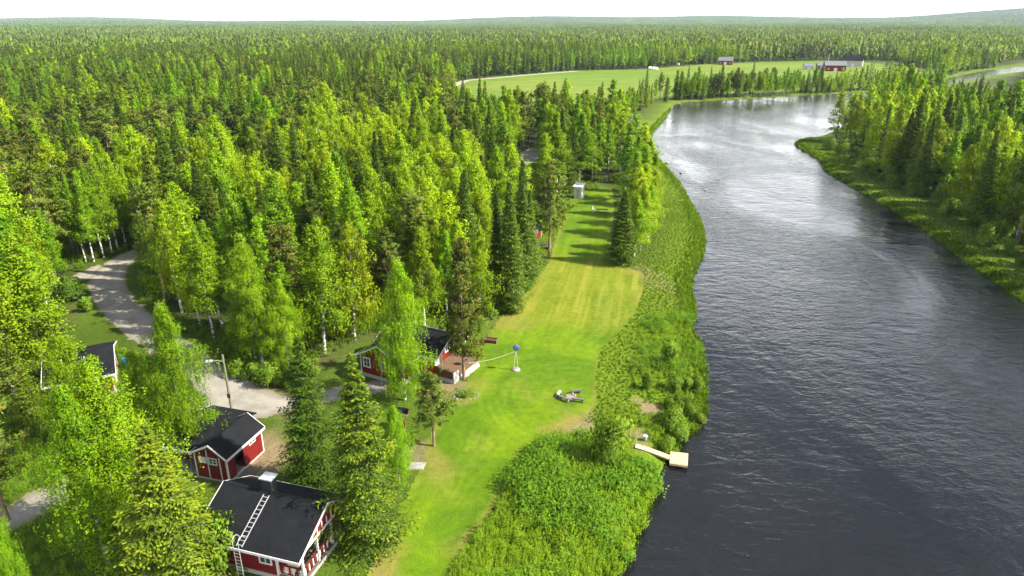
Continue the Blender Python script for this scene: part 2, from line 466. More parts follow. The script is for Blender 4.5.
# ------------------------------------------------------------------ region outlines
LAWN = crspline(gp([(352, 640), (352, 590), (372, 565), (392, 520), (412, 484), (424, 458), (428, 436), (446, 408), (466, 384), (480, 358), (488, 336), (500, 318),
           (530, 285), (548, 263), (556, 238), (566, 212), (578, 193), (612, 190), (613, 230), (616, 262), (640, 272), (643, 290), (634, 314),
           (612, 340), (600, 352), (596, 380), (597, 405), (572, 428), (546, 440), (518, 474), (490, 515), (466, 550), (446, 582), (420, 640)]), 3)
ROAD = crspline(gp([(135, 248), (108, 260), (88, 279), (89, 299), (111, 325), (144, 351), (176, 372), (200, 396), (210, 418), (250, 422), (292, 412), (330, 404), (362, 398),
           (388, 390), (384, 380), (352, 382), (318, 390), (284, 394), (246, 377), (200, 347), (155, 315), (134, 294), (128, 274), (143, 250)]), 4)
BRANCH = gp([(98, 264), (70, 276), (72, 281), (94, 279), (112, 268)])
TRACK = gp([(95, 478), (60, 478), (30, 492), (-20, 520), (-60, 545), (-60, 565), (-10, 545), (40, 518), (75, 500), (110, 492)])
CLEAR = gp([(-400, 700), (-400, 372), (60, 335), (66, 300), (74, 270), (104, 256), (142, 244), (146, 262), (146, 285), (158, 300), (182, 314), (226, 340), (258, 362), (290, 382),
           (322, 372), (352, 342), (395, 325), (432, 308), (468, 318), (482, 342), (494, 322), (527, 283), (541, 262), (527, 240), (530, 222), (550, 205), (572, 190), (612, 187), (612, 262),
           (655, 262), (662, 230), (662, 205), (656, 175), (648, 150), (650, 128), (672, 106), (720, 150), (730, 300), (720, 500), (640, 700)])
GAP = gp([(514, 238), (541, 232), (545, 148), (512, 150)])
DIRT = gp([(512, 163), (528, 165), (545, 158), (547, 149), (530, 147), (518, 153)])
FIELD = crspline(gp([(448, 90), (470, 79.5), (540, 73), (575, 70.5), (640, 69), (700, 64.5), (760, 62), (840, 61), (905, 66), (945, 71), (925, 79), (890, 86), (830, 90.5), (760, 93.5), (700, 96),
            (668, 99), (640, 102), (600, 118), (540, 122), (480, 116)]), 3)

# ------------------------------------------------------------------ ground sheet (reaches past the horizon)
def build_ground():
    ys = np.concatenate([np.linspace(-60, 22, 40, endpoint=False), 22 * np.exp(np.linspace(0, math.log(16000 / 22), 620))])
    cols = np.tan(np.linspace(R(-66), R(66), 520))
    wd = np.maximum(ys, 60.0)
    X = wd[:, None] * cols[None, :]; Y = np.repeat(ys[:, None], len(cols), 1)
    P = np.stack([X.ravel(), Y.ravel()], 1)
    sd = np.full(len(P), 1e4)
    near = (P[:, 1] < 900)
    sd[near] = sdist(P[near], RIVER_S)
    z = height(P, sd)
    x, y = P[:, 0], P[:, 1]
    n1 = fnoise(x, y, 7); n2 = fnoise(x + 50, y, 28); n3 = fnoise(x, y + 90, 2.2)
    floor = np.array([0.030, 0.040, 0.012]) * (0.6 + 0.8 * n1)[:, None]
    moss = np.array([0.055, 0.085, 0.016]); brown = np.array([0.075, 0.055, 0.030])
    col = floor + (moss - floor) * smooth(0.45, 0.7, n2)[:, None] * 0.8
    col = col + (brown - col) * (smooth(0.55, 0.75, n1) * 0.5)[:, None]
    grass = np.array([0.085, 0.135, 0.007]) * (0.75 + 0.5 * n1)[:, None]
    dry = np.array([0.15, 0.145, 0.035])
    grass = grass + (dry - grass) * (smooth(0.55, 0.8, fnoise(x + 9, y + 31, 11)) * 0.15)[:, None]
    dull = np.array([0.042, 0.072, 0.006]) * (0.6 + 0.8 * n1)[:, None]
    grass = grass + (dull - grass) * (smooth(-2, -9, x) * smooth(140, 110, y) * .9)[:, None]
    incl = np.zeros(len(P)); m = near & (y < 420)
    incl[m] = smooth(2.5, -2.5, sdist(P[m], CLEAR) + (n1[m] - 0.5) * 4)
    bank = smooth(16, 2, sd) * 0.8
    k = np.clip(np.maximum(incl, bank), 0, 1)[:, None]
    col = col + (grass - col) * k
    # trodden bare earth round the houses
    for (px, py, r, a) in [(268, 452, 3.2, .9), (250, 466, 2.0, .8), (415, 452, 2.2, .6), (300, 400, 3.5, .55), (452, 388, 2.4, .8), (330, 520, 2.2, .5), (250, 395, 3.0, .6), (206, 470, 2.2, .5), (650, 408, 1.2, 1), (637, 400, .9, .8), (636, 434, 1.3, .9), (576, 427, 2.2, .9), (642, 446, 1.1, .9), (640, 272, 3.5, .5), (668, 285, 3.0, .4)]:
        cx, cy = g(px, py)
        w = smooth(r * 1.25, r * 0.4, np.hypot(x - cx, y - cy) + (n3 - .5) * r * 1.2) * a
        col = col + (np.array([0.165, 0.125, 0.075]) - col) * w[:, None]
    mud = np.array([0.035, 0.032, 0.022])
    col = col + (mud - col) * smooth(0.7, -0.2, sd)[:, None]
    # the far plain: wooded hills
    D = np.hypot(x, y)
    farc = np.array([0.045, 0.062, 0.020]) * (0.7 + 0.6 * fnoise(x, y, 260))[:, None]
    col = col + (farc - col) * smooth(900, 1600, D)[:, None]
    ny, nx = X.shape
    idx = np.arange(ny * nx).reshape(ny, nx)
    Q = np.stack([idx[:-1, :-1].ravel(), idx[:-1, 1:].ravel(), idx[1:, 1:].ravel(), idx[1:, :-1].ravel()], 1)
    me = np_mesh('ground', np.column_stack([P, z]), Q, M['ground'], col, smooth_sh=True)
    o = link(bpy.data.objects.new('ground', me))
    return tag(o, 'grassy ground and mossy forest floor of the whole riverside', kind='structure')
build_ground()

def water():
    xs = np.linspace(-40, 900, 90); ys = np.linspace(-60, 900, 90)
    X, Y = np.meshgrid(xs, ys)
    idx = np.arange(X.size).reshape(X.shape)
    Q = np.stack([idx[:-1, :-1].ravel(), idx[:-1, 1:].ravel(), idx[1:, 1:].ravel(), idx[1:, :-1].ravel()], 1)
    me = np_mesh('river_water', np.column_stack([X.ravel(), Y.ravel(), np.full(X.size, WATER_Z)]), Q, M['water'])
    tag(link(bpy.data.objects.new('river', me)), 'wide dark rippled river reflecting the bright sky', kind='structure')
water()

def sheet(name, poly, step, z, mat, colfn, label, ragged=0.0, hfn=None):
    lo, hi = poly.min(0) - step, poly.max(0) + step
    xs = np.arange(lo[0], hi[0], step); ys = np.arange(lo[1], hi[1], step)
    X, Y = np.meshgrid(xs, ys); P = np.stack([X.ravel(), Y.ravel()], 1)
    sd = sdist(P, poly)
    if ragged: sd = sd + (fnoise(P[:, 0], P[:, 1], ragged * 3) - 0.5) * ragged * 2
    idx = np.arange(X.size).reshape(X.shape)
    Q = np.stack([idx[:-1, :-1].ravel(), idx[:-1, 1:].ravel(), idx[1:, 1:].ravel(), idx[1:, :-1].ravel()], 1)
    keep = (sd[Q] < 0).all(1)
    Q = Q[keep]
    used = np.unique(Q); remap = np.full(len(P), -1); remap[used] = np.arange(len(used))
    P2 = P[used]; col = colfn(P2[:, 0], P2[:, 1], sd[used])
    zz = np.full(len(P2), z) - 0.0
    me = np_mesh(name, np.column_stack([P2, zz]), remap[Q], mat, col, smooth_sh=True)
    return tag(link(bpy.data.objects.new(name, me)), label, kind='structure')

def lawn_col(x, y, sd):
    n1 = fnoise(x, y, 5); n2 = fnoise(x + 40, y + 5, 14); n3 = fnoise(x, y, 1.3)
    green = np.array([0.086, 0.148, 0.003]); deep = np.array([0.056, 0.112, 0.003]); dry = np.array([0.18, 0.145, 0.040])
    col = deep + (green - deep) * smooth(0.3, 0.7, n1)[:, None]
    # the far half was cut earlier and has bleached; mower passes run along its length
    c0 = np.array(g(520, 320)); c1 = np.array(g(590, 262))
    ax = np.array(g(575, 275)) - np.array(g(555, 330)); ax = ax / np.hypot(*ax)
    lat = (x * ax[1] - y * ax[0])
    farw = smooth(74, 82, y + 0.35 * (x - 5) + (n2 - .5) * 5) * smooth(108, 98, y)
    pale = np.array([0.140, 0.150, 0.012])
    col = col + (pale - col) * (farw * (0.55 + 0.4 * (n1 - .5)))[:, None]
    lon = x * ax[0] + y * ax[1]
    def streak(u_, v_, w):      # grass laid over in long narrow passes
        a_ = _lat[(np.floor(u_ / w).astype(int)) % 257, (np.floor(v_ / (w * 26) + 7 * np.sin(np.floor(u_ / w) * 12.9)).astype(int)) % 257]
        return 0.6 * a_ + 0.4 * vnoise(u_ * 1.25, v_ * 0.10, w * .7)
    far_s = 0.5 * streak(lat + .5 * (n2 - .5), lon, 1.05) + 0.5 * streak(lat, lon + 40, .42)
    fx, fy = g(571, 398)
    rr = np.hypot(x - fx, (y - fy) * 0.9); th = np.arctan2(y - fy, x - fx) * 7
    uu = np.where(rr < 10, rr, 10 - sd * 1.0); vv = np.where(rr < 10, th, lon)
    near_s = 0.5 * streak(uu + .6 * (n2 - .5), vv, 1.05) + 0.5 * streak(uu, vv + 40, .40)
    s = far_s * farw + near_s * (1 - farw)
    grain = vnoise(x, y, .45) - .5
    col = col * (1 + (s - 0.5)[:, None] * 0.46 * np.array([1.15, 0.95, 1.0]) + grain[:, None] * .18)
    tan = smooth(.48, .70, s) * farw * .42
    col = col + (np.array([0.20, 0.175, 0.035]) - col) * tan[:, None]
    # bleached spots and clippings
    w = smooth(0.60, 0.80, fnoise(x + 17, y + 71, 3.4)) * 0.16 + smooth(0.62, 0.78, n3) * 0.08
    edge = smooth(1.1, 0.1, -sd) * smooth(0.4, 0.62, fnoise(x, y, 6)) * 0.4
    col = col + (dry - col) * np.clip(w + edge, 0, 1)[:, None]
    for (px, py, r, a) in [(571, 425, 1.8, .8), (550, 432, 1.4, .5), (440, 470, 2.0, .5), (430, 455, 1.5, .5), (640, 268, 3.5, .6), (505, 322, 4.0, .5), (478, 385, 2, .35), (360, 572, 2.5, .8), (385, 545, 1.8, .5), (460, 400, 1.6, .6)]:
        cx, cy = g(px, py)
        w = smooth(r * 1.2, r * 0.3, np.hypot(x - cx, y - cy) + (n3 - .5) * r) * a
        col = col + (dry * 0.95 - col) * w[:, None]
    return col
sheet('lawn', LAWN, 0.2, 0.012, M['lawn'], lawn_col, 'long mown lawn between the cabins and the river', 0.25)

def gravel_col(x, y, sd):
    n1 = fnoise(x, y, 4); n2 = fnoise(x, y + 33, 1.2)
    c = np.array([0.180, 0.170, 0.148]) * (0.8 + 0.4 * n1)[:, None]
    pale = np.array([0.240, 0.226, 0.196]); dirt = np.array([0.14, 0.118, 0.082])
    c = c + (pale - c) * (smooth(1.0, 2.0, -sd) * smooth(.35, .6, n2) * 0.7)[:, None]
    track = np.exp(-((-sd - 1.4) / 0.35) ** 2)
    c = c * (1 + 0.18 * track)[:, None]
    grass = np.array([0.11, 0.14, 0.03])
    c = c + (dirt - c) * smooth(0.9, 0.2, -sd)[:, None] * 0.7
    return c + (grass - c) * (smooth(0.5, 0.0, -sd) * smooth(.35, .6, n2) * 0.8)[:, None]
sheet('gravel_road', ROAD, 0.35, 0.016, M['gravel'], gravel_col, 'winding gravel road widening into the yard', 0.35)
sheet('gravel_road', BRANCH, 0.4, 0.010, M['gravel'], gravel_col, 'short gravel turning off the bend of the road', 0.3)
sheet('gravel_track', TRACK, 0.3, 0.014, M['gravel'], gravel_col, 'narrow gravel track between the trees by the near birch', 0.3)
sheet('dirt_clearing', DIRT, 0.8, 0.012, M['gravel'], gravel_col, 'small bare sandy clearing in the forest beyond the lawn', 0.5)
def field_col(x, y, sd):
    n1 = fnoise(x, y, 40); n2 = fnoise(x, y + 200, 9)
    c = np.array([0.080, 0.136, 0.012]) * (0.9 + 0.2 * n2)[:, None]
    c = c + (np.array([0.112, 0.150, 0.018]) - c) * smooth(0.35, 0.7, n1)[:, None]
    st = np.sin((y * 0.94 - x * 0.34) * 2 * math.pi / 26)
    return c * (1 + 0.05 * st)[:, None]
sheet('hay_field', FIELD, 4.0, 0.03, M['field'], field_col, 'open green hay field beyond the river bend')
# pale farm road along the back edge of the field
def farm_road():
    pts = gp([(440, 91), (466, 80.5), (540, 74), (577, 71.2)])
    V = []; Q = []
    for i, p in enumerate(pts):
        d = pts[min(i + 1, 3)] - pts[max(i - 1, 0)]; d = d / np.hypot(*d); nrm = np.array([-d[1], d[0]])
        for s in (-3.0, 3.0): V.append((*(p + nrm * s), 0.06))
        if i: Q.append((2 * i - 2, 2 * i - 1, 2 * i + 1, 2 * i))
    me = np_mesh('farm_road', V, Q, M['farm_track'])
    tag(link(bpy.data.objects.new('farm_road', me)), 'pale farm road along the left edge of the hay field', kind='structure')
farm_road()

# ------------------------------------------------------------------ tree prototypes
def unit(v): return v / (np.linalg.norm(v, axis=1, keepdims=True) + 1e-9)

def kites(rng, C, ln, wd, A=None, tilt=1.0, N=None):
    """leaf-shaped four-sided faces at centres C, long axis A"""
    n = len(C)
    if A is None: A = unit(rng.normal(size=(n, 3)))
    else: A = unit(A)
    if N is None: N = unit(rng.normal(size=(n, 3)) * tilt + np.array([0, 0, 1.0]) * (1 - min(tilt, 1)))
    B = unit(np.cross(A, N))
    ln = np.broadcast_to(ln, (n,))[:, None]; wd = np.broadcast_to(wd, (n,))[:, None]
    V = np.stack([C - A * ln * 0.5, C + B * wd * 0.5 + A * ln * 0.08, C + A * ln * 0.5, C - B * wd * 0.5 + A * ln * 0.08], 1).reshape(-1, 3)
    Q = np.arange(4 * n).reshape(n, 4)
    return V, Q

def tube_np(pts, radii, n=6):
    pts = np.asarray(pts, float)
    V = []; Q = []
    for i, p in enumerate(pts):
        d = pts[min(i + 1, len(pts) - 1)] - pts[max(i - 1, 0)]; d = d / (np.linalg.norm(d) + 1e-9)
        up = np.array([0, 0, 1.0]) if abs(d[2]) < .9 else np.array([0, 1.0, 0])
        sx = np.cross(d, up); sx /= np.linalg.norm(sx); sy = np.cross(sx, d)
        for k in range(n):
            a = 2 * math.pi * k / n
            V.append(p + (sx * math.cos(a) + sy * math.sin(a)) * radii[i])
    for i in range(len(pts) - 1):
        for k in range(n):
            Q.append((i * n + k, i * n + (k + 1) % n, (i + 1) * n + (k + 1) % n, (i + 1) * n + k))
    return np.array(V), np.array(Q)

class Geo:
    def __init__(s): s.V = []; s.Q = []; s.C = []; s.n = 0
    def add(s, V, Q, c):
        s.V.append(V); s.Q.append(Q + s.n); s.n += len(V)
        c = np.asarray(c, float)
        s.C.append(np.broadcast_to(c, (len(V), 3)) if c.ndim == 1 else c)
    def get(s): return np.vstack(s.V), np.vstack(s.Q), np.vstack(s.C)

def birch(seed, H=16.0, Rad=2.6, start=0.30, nbr=64, per=6, q0=30, leaf=0.15, weep=0.5, lod=0, broad=0.0, tint=(1, 1, 1)):
    rng = np.random.default_rng(seed)
    wood, crown = Geo(), Geo()
    sides = 7 if lod == 0 else 4
    bend = rng.normal(size=2) * 0.35
    def axis(t): return np.array([bend[0] * math.sin(t * 2.6) * t, bend[1] * math.sin(t * 2.2 + .5) * t, t * H * 0.97])
    ts = np.linspace(0, 1, 9 if lod == 0 else 5)
    V, Q = tube_np([axis(t) for t in ts], [0.15 * (1 - t) ** 0.9 * H / 16 + 0.015 for t in ts], sides)
    wood.add(V, Q, (1, 1, 1))
    base = np.array([0.165, 0.262, 0.004]); light = np.array([0.248, 0.338, 0.006]); deep = np.array([0.098, 0.182, 0.004])
    base, light, deep = base * tint, light * tint, deep * tint
    Cs, As, Ls, Os = [], [], [], []
    gold = 2.399963
    ph_ = rng.uniform(0, 6.28, 2)
    for i in range(nbr):
        t = start + (1 - start) * ((i + rng.random()) / nbr) ** (0.92)
        u = (t - start) / (1 - start)
        prof = (math.sin(math.pi * min(1, (u * 0.86 + 0.12)) ** (0.76 - 0.10 * broad)) ** 0.75) * (1 - 0.48 * u + 0.42 * broad * u) + 0.08
        a = i * gold + rng.normal() * 0.4
        L = Rad * prof * rng.uniform(0.60, 1.22) * (1 + 0.20 * math.sin(2 * a + ph_[0] + 5 * u) + 0.16 * math.sin(3 * a + ph_[1] - 9 * u))
        el = R(rng.uniform(18, 46) + 28 * u)
        d = np.array([math.cos(a) * math.cos(el), math.sin(a) * math.cos(el), math.sin(el)])
        p0 = axis(t * 0.97)
        def at_(s_): return p0 + d * L * s_ + np.array([0, 0, -weep * L * 0.55 * s_ ** 2.5])
        if lod == 0:
            k = 5
            V, Q = tube_np([at_(s_) for s_ in np.linspace(0, 1.0, k)], np.linspace(0.045 * (1 - u) + 0.016, 0.006, k), 3)
            wood.add(V, Q, (0.30, 0.26, 0.22))
        m = max(2, int(round(per * (0.35 + 0.65 * L / Rad))))
        shade = rng.random()
        for j in range(m):
            s_ = 0.30 + 0.74 * (j + rng.random()) / m
            rc = (0.30 + 0.13 * L) * rng.uniform(.75, 1.3) * (0.8 + 0.25 * s_)
            c = at_(s_) + rng.normal(size=3) * 0.12 * L
            q = max(2, int(q0 * rng.uniform(.7, 1.3) * (0.6 + 0.4 * L / Rad)))
            off = unit(rng.normal(size=(q, 3))) * (rng.random(q) ** 0.45)[:, None] * rc * np.array([1, 1, .85])
            hang = np.zeros(q)
            if lod == 0 and weep > .2:                # leaves strung on hanging twigs
                ns = 6
                st = unit(rng.normal(size=(ns, 3))) * rc * rng.uniform(.5, 1, (ns, 1))
                w_ = rng.integers(0, ns, q); on = rng.random(q) < 0.25 + .55 * weep
                hang = np.where(on, rng.random(q) * weep * rng.uniform(.7, 1.6, ns)[w_] * (0.45 + 0.9 * (1 - u)), 0)
                off = np.where(on[:, None], st[w_] + rng.normal(size=(q, 3)) * 0.05, off)
            p = c + off; p[:, 2] -= hang
            Cs.append(p)
            A = rng.normal(size=(q, 3)); A[:, 2] -= weep * 1.4; As.append(A)
            rad = p * np.array([1, 1, 0]) - axis(u) * np.array([1, 1, 0])
            Os.append(off / rc * 0.9 + rad / (Rad + .01) * 0.8 + np.array([0, 0, .45 + .35 * u]))
            f = rng.random((q, 1)) * (0.5 if lod == 0 else .3) + 0.5 * shade + (0 if lod == 0 else .1)
            Ls.append(np.where(f > 0.5, base + (light - base) * (f - .5) * 2, deep + (base - deep) * f * 2))
    C = np.vstack(Cs); A = np.vstack(As); L_ = np.vstack(Ls); O = np.vstack(Os)
    sz = leaf * rng.uniform(0.7, 1.35, len(C))
    V, Q = kites(rng, C, sz * 1.25, sz * 0.85, A)
    crown.add(V, Q, np.repeat(L_, 4, 0))
    return wood.get(), crown.get() + (O,)

def spruce(seed, H=16.0, Rad=2.3, lod=0, start=0.05, fresh=0.35, droop=0.35, seg=0.24, nlev=None, nb=None, steps=None, tint=(1, 1, 1)):
    rng = np.random.default_rng(seed)
    wood, crown = Geo(), Geo()
    sides = 7 if lod == 0 else 4
    V, Q = tube_np([(0, 0, 0), (0, 0, H * 0.5), (0, 0, H * 0.985)], [0.017 * H * 0.75, 0.008 * H, 0.012], sides)
    wood.add(V, Q, (1, 1, 1))
    dark = np.array([0.034, 0.070, 0.007]); mid = np.array([0.072, 0.125, 0.009]); shoot = np.array([0.200, 0.250, 0.010])
    dark, mid, shoot = dark * tint, mid * tint, shoot * tint
    nlev = nlev or {0: 32, 1: 30, 2: 14}[lod]; nb = nb or {0: 7, 1: 8, 2: 6}[lod]; steps = steps or {0: 7, 1: 4, 2: 2}[lod]
    Cs, As, Ns, Ln, Wd, Cc, Os = [], [], [], [], [], [], []
    up = np.array([0, 0, 1.0])
    for i in range(nlev):
        t = start + (1 - start) * (i / (nlev - 1)) ** 0.95
        u = (t - start) / (1 - start)
        z0 = H * t * 0.985
        prof = (1 - u) ** 0.95 * (0.80 + 0.20 * min(1, u * 7)) + 0.026
        for j in range(nb):
            a = 2 * math.pi * (j + rng.random() * 0.8) / nb + i * 1.7
            L = Rad * prof * rng.uniform(0.60, 1.25)
            el = R(-16 + 50 * u + rng.normal() * 8)
            d = np.array([math.cos(a), math.sin(a), 0.0]); side = np.array([-math.sin(a), math.cos(a), 0.0])
            z1 = z0 + rng.normal() * .10
            def pt(s_): return np.array([0, 0, z1]) + d * L * s_ * math.cos(el) + up * (L * s_ * math.sin(el) - droop * L * math.sin(math.pi * s_ * 0.85) * 0.35 * (1 - u))
            if lod == 0:
                V, Q = tube_np([pt(0), pt(0.5), pt(0.95)], [0.03 * (1 - u) + .008, 0.015, 0.005], 3)
                wood.add(V, Q, (0.8, 0.75, 0.7))
            tone = rng.random()
            for k in range(steps):
                s_ = 0.14 + 0.86 * (k + 0.6 * rng.random()) / steps
                p = pt(s_)
                for sg in (-1, 1):
                    ls = (0.42 * L * (1 - s_) + 0.18 + 0.09 * L) * rng.uniform(0.75, 1.2)
                    if lod == 2: ls *= 1.5
                    dirv = d * 0.66 + side * sg * 0.75 + up * (-0.34 * (1 - u) - 0.10 + rng.normal() * .12)
                    if lod == 0:
                        n = max(1, int(math.ceil(ls / seg)))
                        q_ = (np.arange(n) + .5) / n
                        Cs.append(p + dirv * ls * q_[:, None] + rng.normal(size=(n, 3)) * .035 - up * (.12 * q_ * q_ * ls)[:, None])
                        As.append(dirv + rng.normal(size=(n, 3)) * .30); Ln.append(seg * rng.uniform(1.0, 1.5, n)); Wd.append(seg * rng.uniform(.46, .75, n) * (1.15 - .3 * q_))
                        Ns.append(up + rng.normal(size=(n, 3)) * .5)
                        cc = dark + (mid - dark) * (rng.random((n, 1)) * .6 + .4 * tone)
                        if rng.random() < fresh:
                            e_ = max(0, n - 3); cc[e_:] = cc[e_:] + (shoot * rng.uniform(.8, 1.1) - cc[e_:]) * (.25 + .75 * tone) * np.linspace(.5, 1, n - e_)[:, None]
                        Cc.append(cc); Os.append(np.tile(d * .8 + up * (.75 - .9 * (1 - s_)), (n, 1)))
                        n = max(1, int(ls / .34))              # twigs hanging under the bough
                        dv = -up + d * .3 + rng.normal(size=(n, 3)) * .2
                        l2 = rng.uniform(.8, 1.7, n) * seg * (1 - .4 * u)
                        Cs.append(p + dirv * ls * rng.uniform(.1, .9, (n, 1)) + dv * (l2 * .5)[:, None]); As.append(dv); Ln.append(l2); Wd.append(seg * rng.uniform(.32, .5, n))
                        Ns.append(d + rng.normal(size=(n, 3)) * .4); Cc.append(dark + (mid - dark) * rng.random((n, 1)) * .8); Os.append(np.tile(d * .9 - up * .1, (n, 1)))
                    else:
                        Cs.append((p + dirv * ls * 0.5)[None]); As.append(dirv[None]); Ln.append(np.array([ls * 1.15]))
                        Wd.append(np.array([(0.30 if lod == 1 else 0.6) * rng.uniform(0.8, 1.4) * (0.65 + 0.18 * L)]))
                        Ns.append((up + rng.normal(size=3) * 0.35)[None])
                        Cc.append((shoot * rng.uniform(.75, 1.1) if rng.random() < fresh * 0.65 else dark + (mid - dark) * rng.random())[None])
                        Os.append((d * .8 + up * .6)[None])
            Cs.append(pt(1.0)[None]); As.append((pt(1.0) - pt(0.8) + up * .05)[None]); Ln.append(np.array([seg * 1.4 if lod == 0 else .3 + .1 * L])); Wd.append(np.array([seg * .5 if lod == 0 else .3 if lod == 1 else .5]))
            Ns.append((up + rng.normal(size=3) * .3)[None]); Os.append((d * .7 + up * .7)[None])
            Cc.append((shoot * rng.uniform(.8, 1.15) if rng.random() < fresh * 1.6 else mid)[None])
    for k in range(6 if lod == 0 else 3):
        Cs.append(np.array([[0, 0, H * (0.97 + 0.012 * k)]])); As.append(np.array([[rng.normal() * .25, rng.normal() * .25, 1.0]])); Ln.append(np.array([.5])); Wd.append(np.array([0.10 if lod < 2 else .3])); Ns.append(rng.normal(size=(1, 3))); Cc.append(shoot[None]); Os.append(up[None])
    V, Q = kites(rng, np.vstack(Cs), np.concatenate(Ln), np.concatenate(Wd), np.vstack(As), N=np.vstack(Ns))
    crown.add(V, Q, np.repeat(np.vstack(Cc), 4, 0))
    return wood.get(), crown.get() + (np.vstack(Os),)

def pine(seed, H=15.0, Rad=2.2, start=0.42, lod=0, nbr=40, rust=0.3):
    rng = np.random.default_rng(seed)
    wood, crown = Geo(), Geo()
    sides = 7 if lod == 0 else 4
    bend = rng.normal(size=2) * 0.25
    def axis(t): return np.array([bend[0] * math.sin(t * 3) * t, bend[1] * math.sin(t * 2.4) * t, t * H * 0.96])
    ts = np.linspace(0, 1, 7)
    V, Q = tube_np([axis(t) for t in ts], [0.0115 * H * (1 - t) ** .8 + 0.02 for t in ts], sides)
    wood.add(V, Q, (1, 1, 1))
    a1 = np.array([0.062, 0.102, 0.012]); a2 = np.array([0.115, 0.158, 0.018]); ru = np.array([0.180, 0.145, 0.028])
    Cs, As, Cc = [], [], []
    for i in range(nbr):
        u = (i + rng.random()) / nbr
        t = start + (1 - start) * u
        prof = (1 - u) ** 0.55 * (0.55 + 0.45 * min(1, u * 3.5)) + 0.10
        L = Rad * prof * rng.uniform(0.6, 1.2)
        a = i * 2.4 + rng.normal() * .5
        el = R(5 + 38 * u + rng.normal() * 10)
        d = np.array([math.cos(a) * math.cos(el), math.sin(a) * math.cos(el), math.sin(el)])
        p0 = axis(t)
        pts = [p0 + d * L * s + np.array([0, 0, 0.25 * L * s * s]) for s in (0, .35, .7, 1.0)]
        if lod < 2:
            V, Q = tube_np(pts, [0.05 * (1 - u) + .015, .03 * (1 - u) + .01, .015, .006], 3)
            if lod == 0 or i % 2 == 0: wood.add(V, Q, (0.75, 0.7, 0.65))
        npf = max(2, int(round(L * 3.4)))
        for j in range(npf):
            s = 0.35 + 0.65 * (j + rng.random()) / npf
            c = p0 + d * L * s + np.array([0, 0, .25 * L * s * s]) + rng.normal(size=3) * 0.30 * np.array([1, 1, .5])
            q = {0: 26, 1: 18, 2: 4}[lod]
            A = rng.normal(size=(q, 3)); A[:, 2] += 0.7; A = unit(A)
            r = rng.uniform(0.10, 0.34, q)
            Cs.append(c + A * r[:, None]); As.append(A)
            f = rng.random((q, 1)); base = a1 + (a2 - a1) * f
            if rng.random() < rust: base = base + (ru - base) * 0.55
            Cc.append(base)
    C = np.vstack(Cs); A = np.vstack(As)
    k = {0: 1.0, 1: 1.2, 2: 2.6}[lod]
    V, Q = kites(rng, C, 0.34 * k * rng.uniform(.8, 1.2, len(C)), 0.11 * k ** 1.25 * rng.uniform(.8, 1.3, len(C)), A)
    crown.add(V, Q, np.repeat(np.vstack(Cc), 4, 0))
    return wood.get(), crown.get()

def shrub(seed, H=2.6, Rad=1.6, n=1700, leaf=0.17, base=(0.075, 0.150, 0.012), light=(0.150, 0.235, 0.016), stems=7):
    rng = np.random.default_rng(seed)
    wood, crown = Geo(), Geo()
    nl = 16
    lob = []
    for i in range(nl):
        a = rng.uniform(0, 2 * math.pi); r = Rad * rng.uniform(0.1, 0.78); z = H * rng.uniform(0.28, 0.86) * (1 - 0.25 * (r / Rad) ** 2)
        lob.append((np.array([math.cos(a) * r, math.sin(a) * r, z]), rng.uniform(0.28, 0.46) * Rad, rng.random()))
    for i in range(stems):
        c, r, _ = lob[i % nl]
        V, Q = tube_np([(rng.normal() * .12, rng.normal() * .12, -0.05), c * np.array([.5, .5, .55]), c], [0.035, 0.022, 0.008], 3)
        wood.add(V, Q, (1, 1, 1))
    Cs, Cc = [], []
    b, l_ = np.array(base), np.array(light)
    for c, r, sh in lob:
        m = n // nl
        v = unit(rng.normal(size=(m, 3))) * (r * rng.random(m) ** 0.45)[:, None] * np.array([1, 1, 1.05])
        p = c + v; p[:, 2] = np.maximum(p[:, 2], 0.04)
        Cs.append(p); f = 0.55 * rng.random((m, 1)) + 0.45 * sh; Cc.append(b + (l_ - b) * f)
    C = np.vstack(Cs)
    A = rng.normal(size=C.shape); A[:, 2] += .5
    sz = leaf * rng.uniform(.7, 1.4, len(C))
    V, Q = kites(rng, C, sz * 1.4, sz * 0.8, A)
    crown.add(V, Q, np.repeat(np.vstack(Cc), 4, 0))
    return wood.get(), crown.get()

def herb_clump(seed, H=0.9, spread=0.45, nst=14, leaf=0.105, base=(0.100, 0.190, 0.006), light=(0.170, 0.265, 0.010)):
    rng = np.random.default_rng(seed); crown = Geo()
    b, l_ = np.array(base), np.array(light)
    Cs, As, Cc = [], [], []
    for i in range(nst):
        x0 = rng.normal(size=2) * spread * .5; top = x0 + rng.normal(size=2) * .12; h = H * rng.uniform(.6, 1.15)
        for k in range(7):
            t = 0.25 + .75 * (k + rng.random()) / 7
            a = rng.uniform(0, 6.28); d = np.array([math.cos(a), math.sin(a), .35 + .5 * (t - .5)])
            p = np.array([*(x0 + (top - x0) * t), h * t])
            ll = leaf * (1.5 - .75 * t)
            Cs.append(p + d * ll * .5); As.append(d); Cc.append(b + (l_ - b) * (0.6 * rng.random() + .4 * t))
    C = np.array(Cs)
    V, Q = kites(rng, C, leaf * 1.5, leaf * .75, np.array(As), N=np.array([0, 0, 1.0]) + rng.normal(size=C.shape) * .4)
    crown.add(V, Q, np.repeat(np.array(Cc), 4, 0))
    return crown.get()

